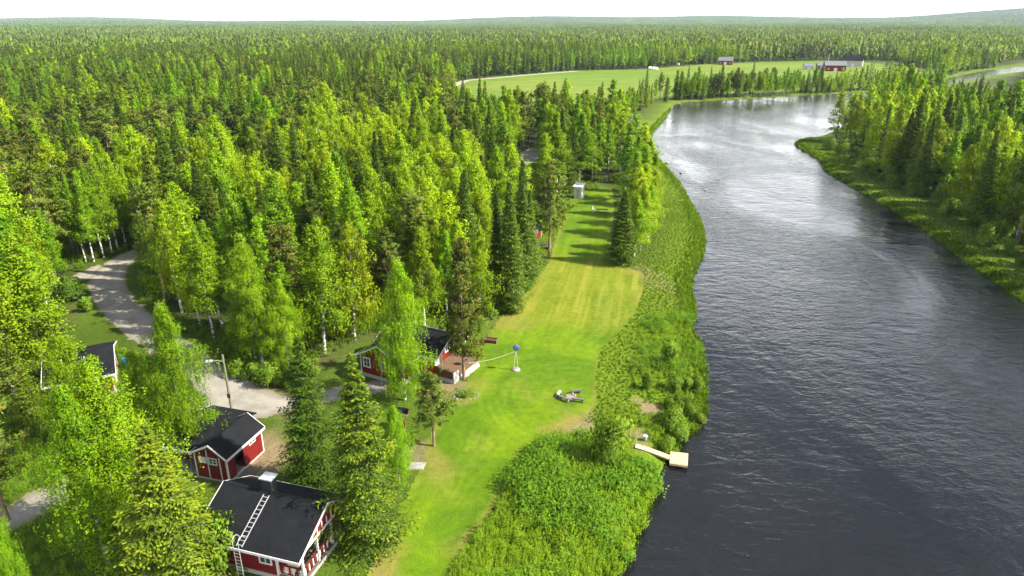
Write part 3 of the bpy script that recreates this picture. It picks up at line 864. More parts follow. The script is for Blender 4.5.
def grass_tuft(seed, H=0.5, spread=0.30, n=34, base=(0.108, 0.218, 0.004), tip=(0.175, 0.290, 0.008), w=0.035):
    rng = np.random.default_rng(seed); V = []; Q = []; C = []
    b, t_ = np.array(base), np.array(tip)
    for i in range(n):
        p = np.array([*(rng.normal(size=2) * spread * .6), -0.03]); a = rng.uniform(0, 6.28)
        lean = np.array([math.cos(a), math.sin(a), 0]) * rng.uniform(.1, .6) * H; h = H * rng.uniform(.6, 1.2)
        s = np.array([-math.sin(a), math.cos(a), 0]) * w
        k = len(V)
        V += [p - s, p + s, p + s * .8 + lean * .45 + np.array([0, 0, h * .6]), p - s * .8 + lean * .45 + np.array([0, 0, h * .6]), p + s * .1 + lean + np.array([0, 0, h]), p - s * .1 + lean + np.array([0, 0, h])]
        Q += [(k, k + 1, k + 2, k + 3), (k + 3, k + 2, k + 4, k + 5)]
        f = rng.random(); c0 = b + (t_ - b) * f * .5; c1 = b + (t_ - b) * (.5 + .5 * f)
        C += [c0, c0, c0, c0, c1, c1]
    return np.array(V), np.array(Q), np.array(C)

def leaf_normals(V, Q, outward, k=0.8):
    # leaf keeps its tilt; shading normal bent outwards so the clump renders brighter
    a, b, c = V[Q[:, 0]], V[Q[:, 1]], V[Q[:, 2]]
    n = np.cross(b - a, c - a); n /= np.linalg.norm(n, axis=1, keepdims=True) + 1e-9
    ctr = V[Q].mean(1)
    o = outward(ctr) if callable(outward) else outward; o = o / (np.linalg.norm(o, axis=1, keepdims=True) + 1e-9)
    flip = (n * o).sum(1) < 0
    Q[flip] = Q[flip][:, ::-1]
    n[flip] *= -1
    m = n * (1 - k) + o * k; m /= np.linalg.norm(m, axis=1, keepdims=True) + 1e-9
    out = np.zeros_like(V); out[Q.ravel()] = np.repeat(m, 4, 0)
    return out

def crown_out(h, lo):
    def f(c):
        zc = np.clip(c[:, 2], lo * h, h)
        return np.column_stack([c[:, 0], c[:, 1], 0.9 + 0.22 * (zc - 0.55 * h)])
    return f

def joined(name, wood, crown, wm, cm_, h=16.0):
    V = np.vstack([wood[0], crown[0]]); Q = np.vstack([wood[1], crown[1] + len(wood[0])]); C = np.vstack([wood[2], crown[2]])
    mi = np.concatenate([np.zeros(len(wood[1]), int), np.ones(len(crown[1]), int)])
    cn_ = crown[4] if len(crown) > 4 else leaf_normals(crown[0], crown[1], crown[3] if len(crown) > 3 else crown_out(h, .2), .80)
    wn_ = unit(wood[0] * np.array([1, 1, 0]) + 1e-4)
    Q = np.vstack([wood[1], crown[1] + len(wood[0])])
    return np_mesh(name, V, Q, [wm, cm_], C, mi, nrm=np.vstack([wn_, cn_]))

KMAT = {'birch_tree': ('birch_bark', 'birch_leaf'), 'spruce_tree': ('conifer_bark', 'spruce_needle'), 'pine_tree': ('pine_bark', 'pine_needle'), 'shrub': ('conifer_bark', 'shrub_leaf')}
TINT = [(.78, .90, 1), (1, 1, 1), (.72, .86, 1), (1.22, 1.14, 1), (1.0, 1.04, 1), (1.12, 1.08, 1)]
PROTO = {}      # kind -> lod -> list of dict(h, trunk mesh, crown mesh, joined mesh)
def proto(kind, lod, h, wc, join=False):
    wm, cm_ = M[KMAT[kind][0]], M[KMAT[kind][1]]
    d = {'h': h}
    (wV, wQ, wC), (cV, cQ, cC) = wc[0], wc[1][:3]
    cO = wc[1][3] if len(wc[1]) > 3 else crown_out(h, .2)
    kk = (.72 if kind != 'spruce_tree' else .38) if lod in ('near', 0) else (.85 if kind != 'spruce_tree' else .68)
    if not join:
        d['trunk'] = np_mesh('trunk', wV, wQ, wm, wC, smooth_sh=True); d['crown'] = np_mesh('crown', cV, cQ, cm_, cC, nrm=leaf_normals(cV, cQ, cO, kk))
        d['join_src'] = (wc[0], wc[1])
    else:
        d['join'] = joined(kind, wc[0], wc[1], wm, cm_, h)
        d['wc'] = wc
    PROTO.setdefault(kind, {}).setdefault(lod, []).append(d)

for i in range(4):          # seen from close by: fine leaves
    proto('birch_tree', 'near', 16, birch(90 + i, 16, [2.9, 3.3, 3.0, 3.4][i], [.16, .10, .22, .08][i], 92, 8, 112, 0.092, [.45, .70, .35, .85][i], 0, [.2, .6, .1, .5][i], (.88, .98, 1)))
for i in range(3):
    proto('spruce_tree', 'near', 16, spruce(190 + i, 16, [3.2, 3.1, 2.9][i], 0, .04, [.98, .60, .18][i], .5, .19, 25, 8, 9, [(.96, .96, 1), (.82, .84, .6), (.64, .66, .4)][i]))
for i in range(6):
    proto('birch_tree', 0, 16, birch(100 + i, 16, [2.6, 3.1, 2.5, 3.4, 2.8, 3.2][i], [.20, .16, .26, .12, .22, .14][i], 76, 6, 44, 0.165, [.25, .45, .22, .65, .40, .50][i], 0, [0, .3, 0, .6, .1, .4][i], TINT[i]))
for i in range(6):
    proto('spruce_tree', 0, 16, spruce(200 + i, 16, [2.5, 2.8, 2.2, 2.9, 2.4, 2.7][i], 0, [.05, .04, .10, .05, .06, .04][i], [.36, .48, .20, .62, .40, .30][i], .35, .24, 36, 8))
for i in range(4):
    proto('pine_tree', 0, 15, pine(300 + i, 15, [2.9, 3.2, 2.5, 3.0][i], [.34, .30, .18, .32][i], 0, [60, 60, 84, 60][i], [.10, .18, .35, .12][i]))
for i in range(6):
    proto('birch_tree', 1, 16, birch(120 + i, 16, [2.7, 3.2, 2.6, 3.5, 2.9, 3.3][i], [.20, .16, .24, .14, .20, .16][i], 48, 4, 26, 0.27, [.3, .5, .25, .6, .4, .5][i], 1, [0, .4, .1, .7, .2, .5][i], TINT[i]))
    proto('spruce_tree', 1, 16, spruce(220 + i, 16, [2.3, 2.6, 2.0, 2.7, 2.2, 2.5][i], 1, .06, [.18, .28, .10, .34, .22, .16][i]))
for i in range(4):
    proto('pine_tree', 1, 15, pine(320 + i, 15, [2.8, 3.1, 2.5, 2.9][i], [.36, .32, .40, .36][i], 1, 50, [.10, .18, .06, .12][i]))
for i in range(5):
    proto('birch_tree', 2, 16, birch(140 + i, 16, [2.7, 3.2, 2.6, 3.4, 3.0][i], .18, 26, 3, 5, 0.75, .3, 2, [0, .4, .1, .7, .3][i], TINT[i]), True)
    proto('spruce_tree', 2, 16, spruce(240 + i, 16, [2.2, 2.5, 1.9, 2.4, 2.1][i], 2, .08, [.15, .25, .10, .2, .25][i]), True)
for i in range(3):
    proto('pine_tree', 2, 15, pine(340 + i, 15, [2.8, 3.1, 2.6][i], .36, 2, 34, .1), True)
for i in range(5):
    proto('shrub', 0, 2.6, shrub(400 + i, 2.6, [1.5, 1.8, 1.4, 1.7, 1.9][i]))

tree_objs = []
def place(kind, x, y, h, label, group=None, lod=0, var=None, z=0.0, wide=1.0, name=None, cat=None, rot=None, lean=None):
    ps = PROTO[kind][lod]
    p = ps[(var if var is not None else random.randrange(len(ps))) % len(ps)]
    s = h / p['h']
    t = thing(name or kind, label, cat or {'birch_tree': 'birch', 'spruce_tree': 'spruce', 'pine_tree': 'pine', 'shrub': 'shrub'}[kind],
              (x, y, z - 0.03), random.uniform(0, 6.283) if rot is None else rot, group)
    if lean: t.rotation_euler = (lean[0], lean[1], t.rotation_euler.z)
    t.scale = (s * wide, s * wide, s)
    link(bpy.data.objects.new('stems' if kind == 'shrub' else 'trunk', p['trunk']), t)
    link(bpy.data.objects.new('foliage' if kind == 'shrub' else 'crown', p['crown']), t)
    tree_objs.append((x, y, s))
    return t

# ------------------------------------------------------------------ trees one can single out (survey position, height)
HAND = [
    ('birch_tree', 325, 354, 16.5, 1, 1.15, 'tall broad birch rising behind the half-hidden cabin, nearest its roof'),
    ('birch_tree', 355, 340, 15.0, 3, 1.0, 'birch with white trunk directly behind the red gable with the small window'),
    ('birch_tree', 264, 370, 15.0, 4, 1.15, 'bushy birch at the roadside just right of the lamp post'),
    ('birch_tree', 290, 372, 11.0, 1, 1.0, 'lower birch between the lamp post and the half-hidden cabin'),
    ('birch_tree', 405, 400, 15.2, 1, 0.95, 'weeping birch standing in front of the half-hidden cabin'),
    ('birch_tree', 130, 548, 15.6, 3, 1.35, 'large weeping birch in the lower left corner, in front of the outbuilding'),
    ('birch_tree', 108, 562, 14.4, 5, 1.0, 'weeping birch at the lower left beside the gravel track'),
    ('birch_tree', 190, 456, 14.8, 1, 1.0, 'weeping birch growing against the left end of the outbuilding'),
    ('birch_tree', 50, 388, 17.0, 4, 1.3, 'tall birch at the left edge in front of the road bend'),
    ('birch_tree', 16, 400, 16.5, 1, 1.25, 'leaning birch with long white trunk at the far left edge'),
    ('birch_tree', 80, 442, 11.0, 3, 1.35, 'low bright birch hiding the front of the small dark-roofed building'),
    ('birch_tree', 152, 450, 10.0, 5, 1.1, 'yellow-green birch between the small dark-roofed building and the outbuilding'),
    ('birch_tree', 399, 482, 7.4, 3, 1.05, 'small weeping birch between the bright spruce and the little pine'),
    ('birch_tree', 22, 610, 9.0, 1, 0.65, 'slender birch with white trunk in the bottom left corner'),
    ('spruce_tree', 180, 590, 12.6, 3, 1.70, 'yellow-green spruce at the bottom edge left of the cabin ladder'),
    ('spruce_tree', 316, 490, 13.6, 2, 1.32, 'dark spruce behind the chimney of the near cabin'),
    ('spruce_tree', 368, 540, 15.0, 1, 1.36, 'bright-tipped tall spruce beside the porch of the near cabin'),
    ('pine_tree', 434, 446, 7.4, 0, 1.45, 'little pine on the lawn in front of the wooden terrace'),
    ('pine_tree', 464, 380, 15.6, 2, 0.90, 'slim brownish pine at the corner of the wooden terrace'),
    ('pine_tree', 549, 258, 15.6, 1, 1.10, 'lone pine with bare trunk at the far left corner of the lawn'),
    ('spruce_tree', 621, 263, 11.5, 2, 1.8, 'dark spruce at the far right corner of the lawn'),
    ('birch_tree', 634, 258, 10.5, 4, 1.3, 'birch pressed against the dark spruce at the far right of the lawn'),
    ('pine_tree', 8, 520, 12.5, 1, 1.2, 'reddish-trunked pine beside the gravel track at the left edge'),
    ('pine_tree', 2, 440, 11.0, 3, 1.3, 'brown-green pine at the left edge below the tall birches'),
    ('spruce_tree', 30, 418, 8.5, 1, 1.2, 'young spruce under the tall birches at the left edge'),
    ('spruce_tree', 512, 312, 14.8, 0, 0.95, 'tall slim spruce nearest the lawn on its left edge'),
    ('spruce_tree', 529, 283, 13.6, 4, 0.95, 'slim spruce right behind the nearest one on the left lawn edge'),
    ('spruce_tree', 497, 268, 12.0, 2, 0.9, 'dark pointed spruce in the second row left of the lawn'),
    ('spruce_tree', 344, 258, 17.0, 1, 1.1, 'tall dark spruce towering over the birches behind the half-hidden cabin'),
    ('birch_tree', 425, 330, 13.5, 4, 1.05, 'round birch right behind the roof of the half-hidden cabin'),
    ('birch_tree', 447, 318, 12.0, 0, 1.0, 'slender birch behind the roof above the wooden terrace'),
    ('birch_tree', 480, 316, 12.5, 3, 1.0, 'leafy birch between the brownish pine and the slim spruces'),
    ('birch_tree', 214, 338, 14.0, 2, 1.0, 'slim birch on the right-hand side of the gravel road'),
    ('pine_tree', 166, 302, 16.0, 0, 1.1, 'pine leaning over the inside of the road bend'),
    ('birch_tree', 182, 312, 15.5, 1, 1.05, 'birch with white trunk inside the road bend next to the pine'),
    ('birch_tree', 200, 324, 15.0, 5, 1.05, 'bushy birch halfway along the right side of the gravel road'),
]
HAND_POS = []
for k, px, py, h, var, wide, lab in HAND:
    x, y = g(px, py)
    near_ = math.hypot(x, y) < 72 and k != 'pine_tree'
    place(k, x, y, h, lab, None, 'near' if near_ else 0, var if not near_ or k == 'birch_tree' else {3: 0, 1: 1, 2: 2, 0: 1}[var], 0.0, wide)
    HAND_POS.append((x, y))
# row of leafy trees between lawn and river bank
for i, (px, py, h) in enumerate([(640, 250, 11.5), (648, 240, 10), (636, 236, 12.5), (645, 226, 12), (652, 216, 9.5), (632, 216, 13), (643, 206, 13), (651, 198, 10), (625, 200, 14), (637, 192, 13), (648, 184, 11), (628, 180, 14), (641, 172, 12), (620, 172, 15), (633, 163, 13), (643, 158, 10), (648, 168, 8)]):
    x, y = g(px, py)
    place('birch_tree', x, y, h, 'leafy birch in the row between the far lawn and the river bank', 'birches in the row along the river bank', 0 if i < 8 else 1, None, 0, 1.4)
    HAND_POS.append((x, y))
# white-stemmed birches by the far side of the road bend
for i, (px, py, h) in enumerate([(94, 262, 15), (104, 258, 16), (112, 253, 15.5), (118, 250, 16.5), (86, 262, 14), (126, 246, 16)]):
    x, y = g(px, py)
    place('birch_tree', x, y, h, 'white-stemmed birch in the group behind the bend of the gravel road', 'birches behind the road bend', 0, [0, 2, 4][i % 3], 0, 0.9)
    HAND_POS.append((x, y))

# ------------------------------------------------------------------ the forest
def scatter_forest():
    s = 4.6
    xs = np.arange(-640, 640, s); ys = np.arange(-10, 720, s)
    X, Y = np.meshgrid(xs, ys)
    rng = np.random.default_rng(5)
    P = np.stack([X.ravel(), Y.ravel()], 1) + rng.uniform(-.46, .46, (X.size, 2)) * s
    x, y = P[:, 0], P[:, 1]
    D = np.hypot(x, y)
    keep = (np.abs(x) < np.maximum(y, 0) * 0.86 + 62) & (D < 715)
    keep &= ~((y < 45) & (x < 40))
    P = P[keep]
    keep = (sdist(P, RIVER_S) > 4.0) & ~in_poly(P, CLEAR) & ~in_poly(P, GAP) & ~in_poly(P, FIELD)
    P = P[keep]
    # paths of the road further into the wood, the house at the road bend
    hp = np.array(HAND_POS)
    d2 = ((P[:, None, :] - hp[None]) ** 2).sum(2).min(1)
    P = P[d2 > 2.4 ** 2]
    # thin strip of far shore: only a broken line of trees
    sdr = sdist(P, RIVER_S)
    x, y = P[:, 0], P[:, 1]; D = np.hypot(x, y)
    # open wood near water on the right bank point
    tip = np.array(g(815, 150))
    keep = ~((np.hypot(x - tip[0], y - tip[1]) < 16))
    keep &= ~((x > 20) & (y < 330) & (y > 60) & (sdr < 9.5) & (x < 140))
    P = P[keep]
    P = P[~in_poly(P, gp([(511, 272), (508, 240), (518, 212), (560, 205), (560, 270)]))]
    P = P[~in_poly(P, gp([(938, 78), (1030, 67), (1030, 104), (945, 104)]))]
    P = P[~in_poly(P, gp([(606, 270), (670, 270), (670, 150), (640, 148), (614, 168), (606, 190)]))]
    return P
FP = scatter_forest()
_r = np.random.default_rng(77)
_belt = []
for _px in np.arange(674, 905, 1.7):
    _y0 = np.interp(_px, [672, 720, 770, 830, 880, 915], [100.5, 98.8, 96, 93, 90, 84.5])
    _belt.append(g(_px + _r.uniform(-1, 1), _y0 - _r.random() ** 1.6 * 3.0))
FP = np.vstack([FP, np.array(_belt)])
rng = np.random.default_rng(9)
fx, fy = FP[:, 0], FP[:, 1]
FD = np.hypot(fx, fy)
n_sp = vnoise(fx, fy, 34) * .7 + vnoise(fx, fy, 13) * .3; n_pi = vnoise(fx + 300, fy + 77, 40) * .7 + vnoise(fx + 300, fy, 15) * .3
# share of spruce: more beside the lawn and in the deep forest; birch by the road and the right bank
w_sp = 0.27 + 1.5 * (n_sp - 0.5) + 0.22 * smooth(250, 420, FD) + 0.25 * np.exp(-((fx - 8) / 22) ** 2 - ((fy - 150) / 70) ** 2)
w_pi = 0.15 + 1.0 * (n_pi - 0.5) + 0.06 * smooth(250, 500, FD)
right = (fx > 60)
w_sp = w_sp - 0.5 * np.exp(-((fx + 34) / 16) ** 2 - ((fy - 165) / 34) ** 2); w_pi = w_pi - 0.3 * np.exp(-((fx + 34) / 16) ** 2 - ((fy - 165) / 34) ** 2)
w_sp = np.where(right, w_sp - 0.17, w_sp); w_pi = np.where(right, w_pi - 0.16, w_pi)
u = rng.random(len(FP))
w_sp = np.clip(w_sp, 0.06, 0.8); w_pi = np.clip(w_pi, 0.02, 0.5)
kind = np.where(u < w_sp, 1, np.where(u < w_sp + w_pi * (1 - w_sp), 2, 0))
fh = np.where(kind == 1, rng.normal(15.0, 3.0, len(FP)), np.where(kind == 2, rng.normal(14.8, 1.6, len(FP)), rng.normal(14.2, 2.4, len(FP))))
fh = np.clip(fh, 7, 20) * (0.82 + 0.36 * fnoise(fx, fy, 45))
# lower young growth in front of the field and along the river
sdr = sdist(FP, RIVER_S)
band = (fy > 225) & (fy < 330) & (fx > -25) & (fx < 75)
fh[band] *= 0.62
far_line = (fy > 330) & (sdr < 30) & (fx > 60)
fh[far_line & (kind == 0)] *= 0.80
fh[far_line & (kind != 0)] *= 0.85
_q = np.array([g(800, 92), g(872, 89), g(872, 97), g(800, 99)])
fh[in_poly(FP, _q)] *= 0.7
fh[in_poly(FP, gp([(922, 103), (1040, 103), (1040, 138), (922, 138)]))] *= 0.58
# in view?
def in_view(x, y, h):
    dep = y * CP + (CAM_H - h * 0.6) * SP
    ok = dep > 5
    px = 512 + x / np.maximum(dep, 1) * FPX
    v = ((CAM_H - h * 0.6) * CP - y * SP) / np.maximum(dep, 1) * FPX + 288
    return ok & (px > -25) & (px < 1049) & (v < 620)
vis = in_view(fx, fy, fh)
KN = ['birch_tree', 'spruce_tree', 'pine_tree']
n_st = vnoise(fx + 900, fy - 40, 30) * .65 + vnoise(fx - 70, fy, 9) * .35 + .22 * np.exp(-((fx + 34) / 16) ** 2 - ((fy - 165) / 34) ** 2)
def birch_var(i):
    return int(random.choice([0, 2] if n_st[i] < .47 else [1, 4, 2] if n_st[i] < .62 else [3, 5] if n_st[i] < .74 else [3]))
n_hand = {k: sum(1 for h in HAND if h[0] == k) for k in KN}; n_hand['birch_tree'] += 23
single = np.zeros(len(FP), bool)
for ki, k in enumerate(KN):
    cand = np.where((kind == ki) & vis)[0]
    cand = cand[np.argsort(FD[cand] / fh[cand])]
    single[cand[:300 - n_hand[k]]] = True
EDGES = [(LAWN, 7.0, 'at the left forest edge along the lawn', 'along the left lawn edge'), (ROAD, 7.0, 'at the forest edge beside the gravel road', 'beside the gravel road')]
def region(x, y):
    q = np.array([[x, y]])
    if x > 60:
        if y > 205: return 'deep on the wooded point across the river', 'deep on the wooded point'
        if sdist(q, RIVER_S)[0] < 16: return 'in the front row on the far right river bank', 'in front on the right river bank'
        return 'further back on the far right river bank', 'further back on the right river bank'
    for poly, d, a, b in EDGES:
        if sdist(q, poly)[0] < d and x < 12: return a, b
    if y > 190:
        return ('beyond the far end of the lawn beside the river', 'beyond the lawn beside the river') if x > 5 else ('in the distant forest left of the hay field', 'in the distant forest')
    if np.hypot(x + 11, y - 72) < 16: return 'in the forest right behind the half-hidden cabin', 'behind the half-hidden cabin'
    if x < -50 and y < 115: return 'in the forest at the left edge behind the road bend', 'behind the road bend'
    if x > -14: return 'in the forest left of the far lawn', 'in the forest left of the far lawn'
    if x < -70: return 'in the middle distance at the left edge of the forest', 'in the middle distance on the left'
    return 'in the forest above the gravel road and yard', 'in the forest above the yard'
LABK = {'birch_tree': 'light green birch', 'spruce_tree': 'dark pointed spruce', 'pine_tree': 'olive-green pine'}
PLUR = {'birch_tree': 'birches', 'spruce_tree': 'spruces', 'pine_tree': 'pines'}
for i in np.where(single)[0]:
    k = KN[kind[i]]
    a, b = region(fx[i], fy[i])
    lod = 0 if FD[i] < 190 else 1
    sz_ = 'tall' if fh[i] > 15.8 else 'short' if fh[i] < 12.2 else ''
    place(k, float(fx[i]), float(fy[i]), float(fh[i]), f'{sz_} {LABK[k]} {a}'.strip(), f'{sz_} {PLUR[k]} {b}'.strip(), lod, birch_var(i) if k == 'birch_tree' else None, 0.0, float(rng.uniform(1.0, 1.35) if k != 'spruce_tree' else rng.uniform(.95, 1.2)))

# everything further off: one mass of forest
def gn_scatter(name, P3, rot, scl, idx, protos, label, cat=None):
    me = bpy.data.meshes.new(name)
    me.vertices.add(len(P3)); me.vertices.foreach_set('co', np.asarray(P3, np.float32).ravel())
    for nm, arr in (('rotz', rot), ('scl', scl)):
        at = me.attributes.new(nm, 'FLOAT', 'POINT'); at.data.foreach_set('value', np.asarray(arr, np.float32))
    at = me.attributes.new('vidx', 'INT', 'POINT'); at.data.foreach_set('value', np.asarray(idx, np.int32))
    o = link(bpy.data.objects.new(name, me))
    pc = bpy.data.collections.new(name + '_kinds')
    for i, pm in enumerate(protos):
        q = bpy.data.objects.new('%s_kind_%03d' % (name, i), pm); pc.objects.link(q)
    ng = bpy.data.node_groups.new(name + '_scatter', 'GeometryNodeTree')
    ng.interface.new_socket('Geometry', in_out='INPUT', socket_type='NodeSocketGeometry')
    ng.interface.new_socket('Geometry', in_out='OUTPUT', socket_type='NodeSocketGeometry')
    n, l = ng.nodes, ng.links
    gi, go = n.new('NodeGroupInput'), n.new('NodeGroupOutput')
    ip = n.new('GeometryNodeInstanceOnPoints'); ip.inputs['Pick Instance'].default_value = True
    ci = n.new('GeometryNodeCollectionInfo'); ci.inputs['Collection'].default_value = pc
    ci.inputs['Separate Children'].default_value = True; ci.inputs['Reset Children'].default_value = True
    def na(nm, ty):
        a = n.new('GeometryNodeInputNamedAttribute'); a.data_type = ty; a.inputs['Name'].default_value = nm; return a
    ar, asc, ai = na('rotz', 'FLOAT'), na('scl', 'FLOAT'), na('vidx', 'INT')
    cx = n.new('ShaderNodeCombineXYZ')
    l.new(ar.outputs['Attribute'], cx.inputs['Z'])
    er = n.new('FunctionNodeEulerToRotation'); l.new(cx.outputs[0], er.inputs[0])
    l.new(gi.outputs[0], ip.inputs['Points']); l.new(ci.outputs[0], ip.inputs['Instance'])
    l.new(er.outputs[0], ip.inputs['Rotation']); l.new(asc.outputs['Attribute'], ip.inputs['Scale']); l.new(ai.outputs['Attribute'], ip.inputs['Instance Index'])
    l.new(ip.outputs[0], go.inputs[0])
    md = o.modifiers.new('scatter', 'NODES'); md.node_group = ng
    return tag(o, label, cat, kind='stuff')

rest = ~single
protos, offs = [], {}
JM = {}
for ki, k in enumerate(KN):
    for lod in (1, 2):
        for vi, p in enumerate(PROTO[k][lod]):
            jm = p['join'] if 'join' in p else joined(k, *p['join_src'], M[KMAT[k][0]], M[KMAT[k][1]], p['h'])
            offs[(ki, lod, vi)] = len(protos); protos.append(jm)
ri = np.where(rest)[0]
lodr = np.where(FD[ri] < 430, 1, 2)
vidx = np.array([offs[(kind[i], lo, (birch_var(i) if kind[i] == 0 else int(rng.integers(99))) % len(PROTO[KN[kind[i]]][lo]))] for i, lo in zip(ri, lodr)])
hp_ = np.array([16, 16, 15])[kind[ri]]
gn_scatter('forest_trees', np.column_stack([fx[ri], fy[ri], np.full(len(ri), -0.05)]), rng.uniform(0, 6.28, len(ri)), fh[ri] / hp_, vidx, protos, 'dense mixed forest of birch, spruce and pine beyond the nearer trees', 'forest')

# far plain: groves of small trees
def grove(seed, mix, size=44.0, step=5.0):
    r = np.random.default_rng(seed)
    V, Q, C, MI, NR, n = [], [], [], [], [], 0
    xs = np.arange(-size / 2, size / 2, step)
    for x0 in xs:
        for y0 in xs:
            x, y = x0 + r.uniform(0, step), y0 + r.uniform(0, step)
            k = r.choice(3, p=mix)
            h = r.normal(14.5, 3.0)
            m = 14 if k != 1 else 16
            a = r.uniform(0, 6.28, m); t = (np.arange(m) + r.random(m)) / m
            if k == 1: rad = 2.1 * (1 - t) * r.uniform(.5, 1.1, m); z = h * (0.12 + 0.86 * t); cc = np.array([0.040, 0.075, 0.012]); c2 = np.array([0.085, 0.120, 0.014])
            elif k == 0: rad = 2.3 * np.sqrt(np.maximum(0, 1 - ((t - .35) / .68) ** 2)) * r.uniform(.4, 1, m); z = h * (0.30 + 0.68 * t); cc = np.array([0.100, 0.175, 0.014]); c2 = np.array([0.165, 0.235, 0.018])
            else: rad = 2.0 * np.sqrt(np.maximum(0, 1 - ((t - .4) / .65) ** 2)) * r.uniform(.4, 1, m); z = h * (0.45 + 0.52 * t); cc = np.array([0.065, 0.090, 0.022]); c2 = np.array([0.120, 0.130, 0.030])
            P = np.stack([x + np.cos(a) * rad, y + np.sin(a) * rad, z], 1)
            A = np.stack([np.cos(a) * .6, np.sin(a) * .6, -np.ones(m) * .8], 1) + r.normal(size=(m, 3)) * .3
            sz = (2.5 if k != 1 else 2.0) * r.uniform(.7, 1.2, m)
            A[:, 2] *= 1.6
            v, q = kites(r, P, sz * 1.7, sz * .75, A, N=np.stack([np.cos(a), np.sin(a), np.full(m, .7)], 1) + r.normal(size=(m, 3)) * .3)
            f = r.random((m, 1)) * .25 + .4 * r.random() + .15
            nn_ = np.stack([np.cos(a), np.sin(a), .35 + t], 1) + r.normal(size=(m, 3)) * .15
            NR.append(np.repeat(unit(nn_), 4, 0)); V.append(v); Q.append(q + n); n += len(v); C.append(np.repeat(cc + (c2 - cc) * f, 4, 0)); MI.append(np.full(m, k))
    return np_mesh('grove', np.vstack(V), np.vstack(Q), [M['birch_leaf'], M['spruce_needle'], M['pine_needle']], np.vstack(C), np.concatenate(MI), nrm=np.vstack(NR))
MIX = [(.5, .3, .2), (.2, .6, .2), (.2, .35, .45), (.8, .1, .1), (.35, .4, .25)]
groves = [grove(600 + i, MIX[i % 5]) for i in range(10)]
def far_forest():
    r = np.random.default_rng(21)
    pts = []
    for (d0, d1, st) in ((690, 1800, 38.0), (1800, 4200, 46.0), (4200, 9500, 62.0)):
        xs = np.arange(-d1 * .72, d1 * .72, st); ys = np.arange(d0 * .6, d1, st)
        X, Y = np.meshgrid(xs, ys); P = np.stack([X.ravel(), Y.ravel()], 1) + r.uniform(-.4, .4, (X.size, 2)) * st
        D = np.hypot(P[:, 0], P[:, 1])
        P = P[(D >= d0) & (D < d1) & (np.abs(P[:, 0]) < P[:, 1] * .84 + 60)]
        pts.append(np.column_stack([P, np.full(len(P), st / 42.0)]))
    A = np.vstack(pts); P = A[:, :2]
    sd = np.full(len(P), 1e4); m = P[:, 1] < 950
    sd[m] = np.minimum(sdist(P[m], RIVER_S), sdist(P[m], FIELD))
    ok = sd > 26
    P = P[ok]; sc = A[ok, 2]
    cl = fnoise(P[:, 0] * .6, P[:, 1] * 0.25, 330)          # stands of different make-up
    idx = np.where(cl < .40, 1, np.where(cl < .48, 4, np.where(cl < .56, 0, np.where(cl < .62, 2, 3))))
    idx = np.where(r.random(len(P)) < .25, r.integers(0, 5, len(P)), idx) + 5 * r.integers(0, 2, len(P))
    z = far_height(P[:, 0], P[:, 1]) - 0.5
    return gn_scatter('far_forest', np.column_stack([P, z]), r.uniform(0, 6.28, len(P)), np.clip(sc, .95, 1.3) * r.uniform(.9, 1.1, len(P)), idx, groves, 'boundless forest reaching to the low hills on the horizon', 'forest')
far_forest()

# ------------------------------------------------------------------ shrubs and low vegetation
def bush_at(px, py, h, wide, label, group=None, var=None, name='shrub'):
    x, y = g(px, py)
    return place('shrub', x, y, h, label, group, 0, var, 0.0, wide, name=name)
bush_at(610, 464, 4.6, 0.62, 'round willow bush beside the wooden jetty', var=4, name='willow_bush')
bush_at(668, 366, 2.9, 0.6, 'tall willow bush on the river bank above the jetty', var=1, name='willow_bush')
bush_at(648, 388, 1.8, 0.9, 'spreading willow bush left of the tallest one on the bank', var=2, name='willow_bush')
bush_at(238, 376, 2.4, 1.0, 'leafy shrub at the roadside right of the lamp post', var=0)
bush_at(224, 566, 4.2, 0.62, 'bright green leafy shrub at the left end of the near cabin', var=3)
bush_at(72, 300, 3.4, 0.9, 'round bush at the outer side of the road bend', var=1)
bush_at(86, 312, 2.4, 0.8, 'smaller bush just below the road bend', var=2)
for i, (px, py, h) in enumerate([(480, 330, 2.4), (490, 318, 2.6), (500, 306, 2.2), (514, 300, 2.0), (470, 340, 2.0), (524, 292, 1.8), (535, 276, 1.8), (508, 312, 1.5)]):
    bush_at(px, py, h, 0.9, 'low leafy shrub under the trees along the left edge of the lawn', 'shrubs along the left edge of the lawn')
for i, (px, py, h) in enumerate([(252, 380, 2.2), (270, 384, 2.6), (285, 386, 2.0), (225, 362, 1.8), (180, 332, 1.6), (300, 384, 2.2), (310, 376, 2.4)]):
    bush_at(px, py, h, 0.95, 'leafy shrub at the forest edge on the right side of the road', 'shrubs at the roadside forest edge')
r5 = np.random.default_rng(15)
# willow scrub along the right bank
rb = near_shore[9:]
tot = 0
for i in range(len(rb) - 1):
    L = np.hypot(*(rb[i + 1] - rb[i]))
    for j in range(int(L / 2.6)):
        p = rb[i] + (rb[i + 1] - rb[i]) * (j + r5.random()) / max(1, int(L / 2.6))
        d = rb[i + 1] - rb[i]; nr = np.array([-d[1], d[0]]) / L
        if nr[0] < 0: nr = -nr
        q = p + nr * r5.uniform(6.0, 13)
        if in_view(q[0:1], q[1:2], np.array([3.0]))[0]:
            place('shrub', q[0], q[1], r5.uniform(2.0, 4.6), 'willow scrub on the slope of the right river bank', 'willows along the right river bank', 0, None, -0.05, r5.uniform(.75, 1.0), name='willow_bush'); tot += 1
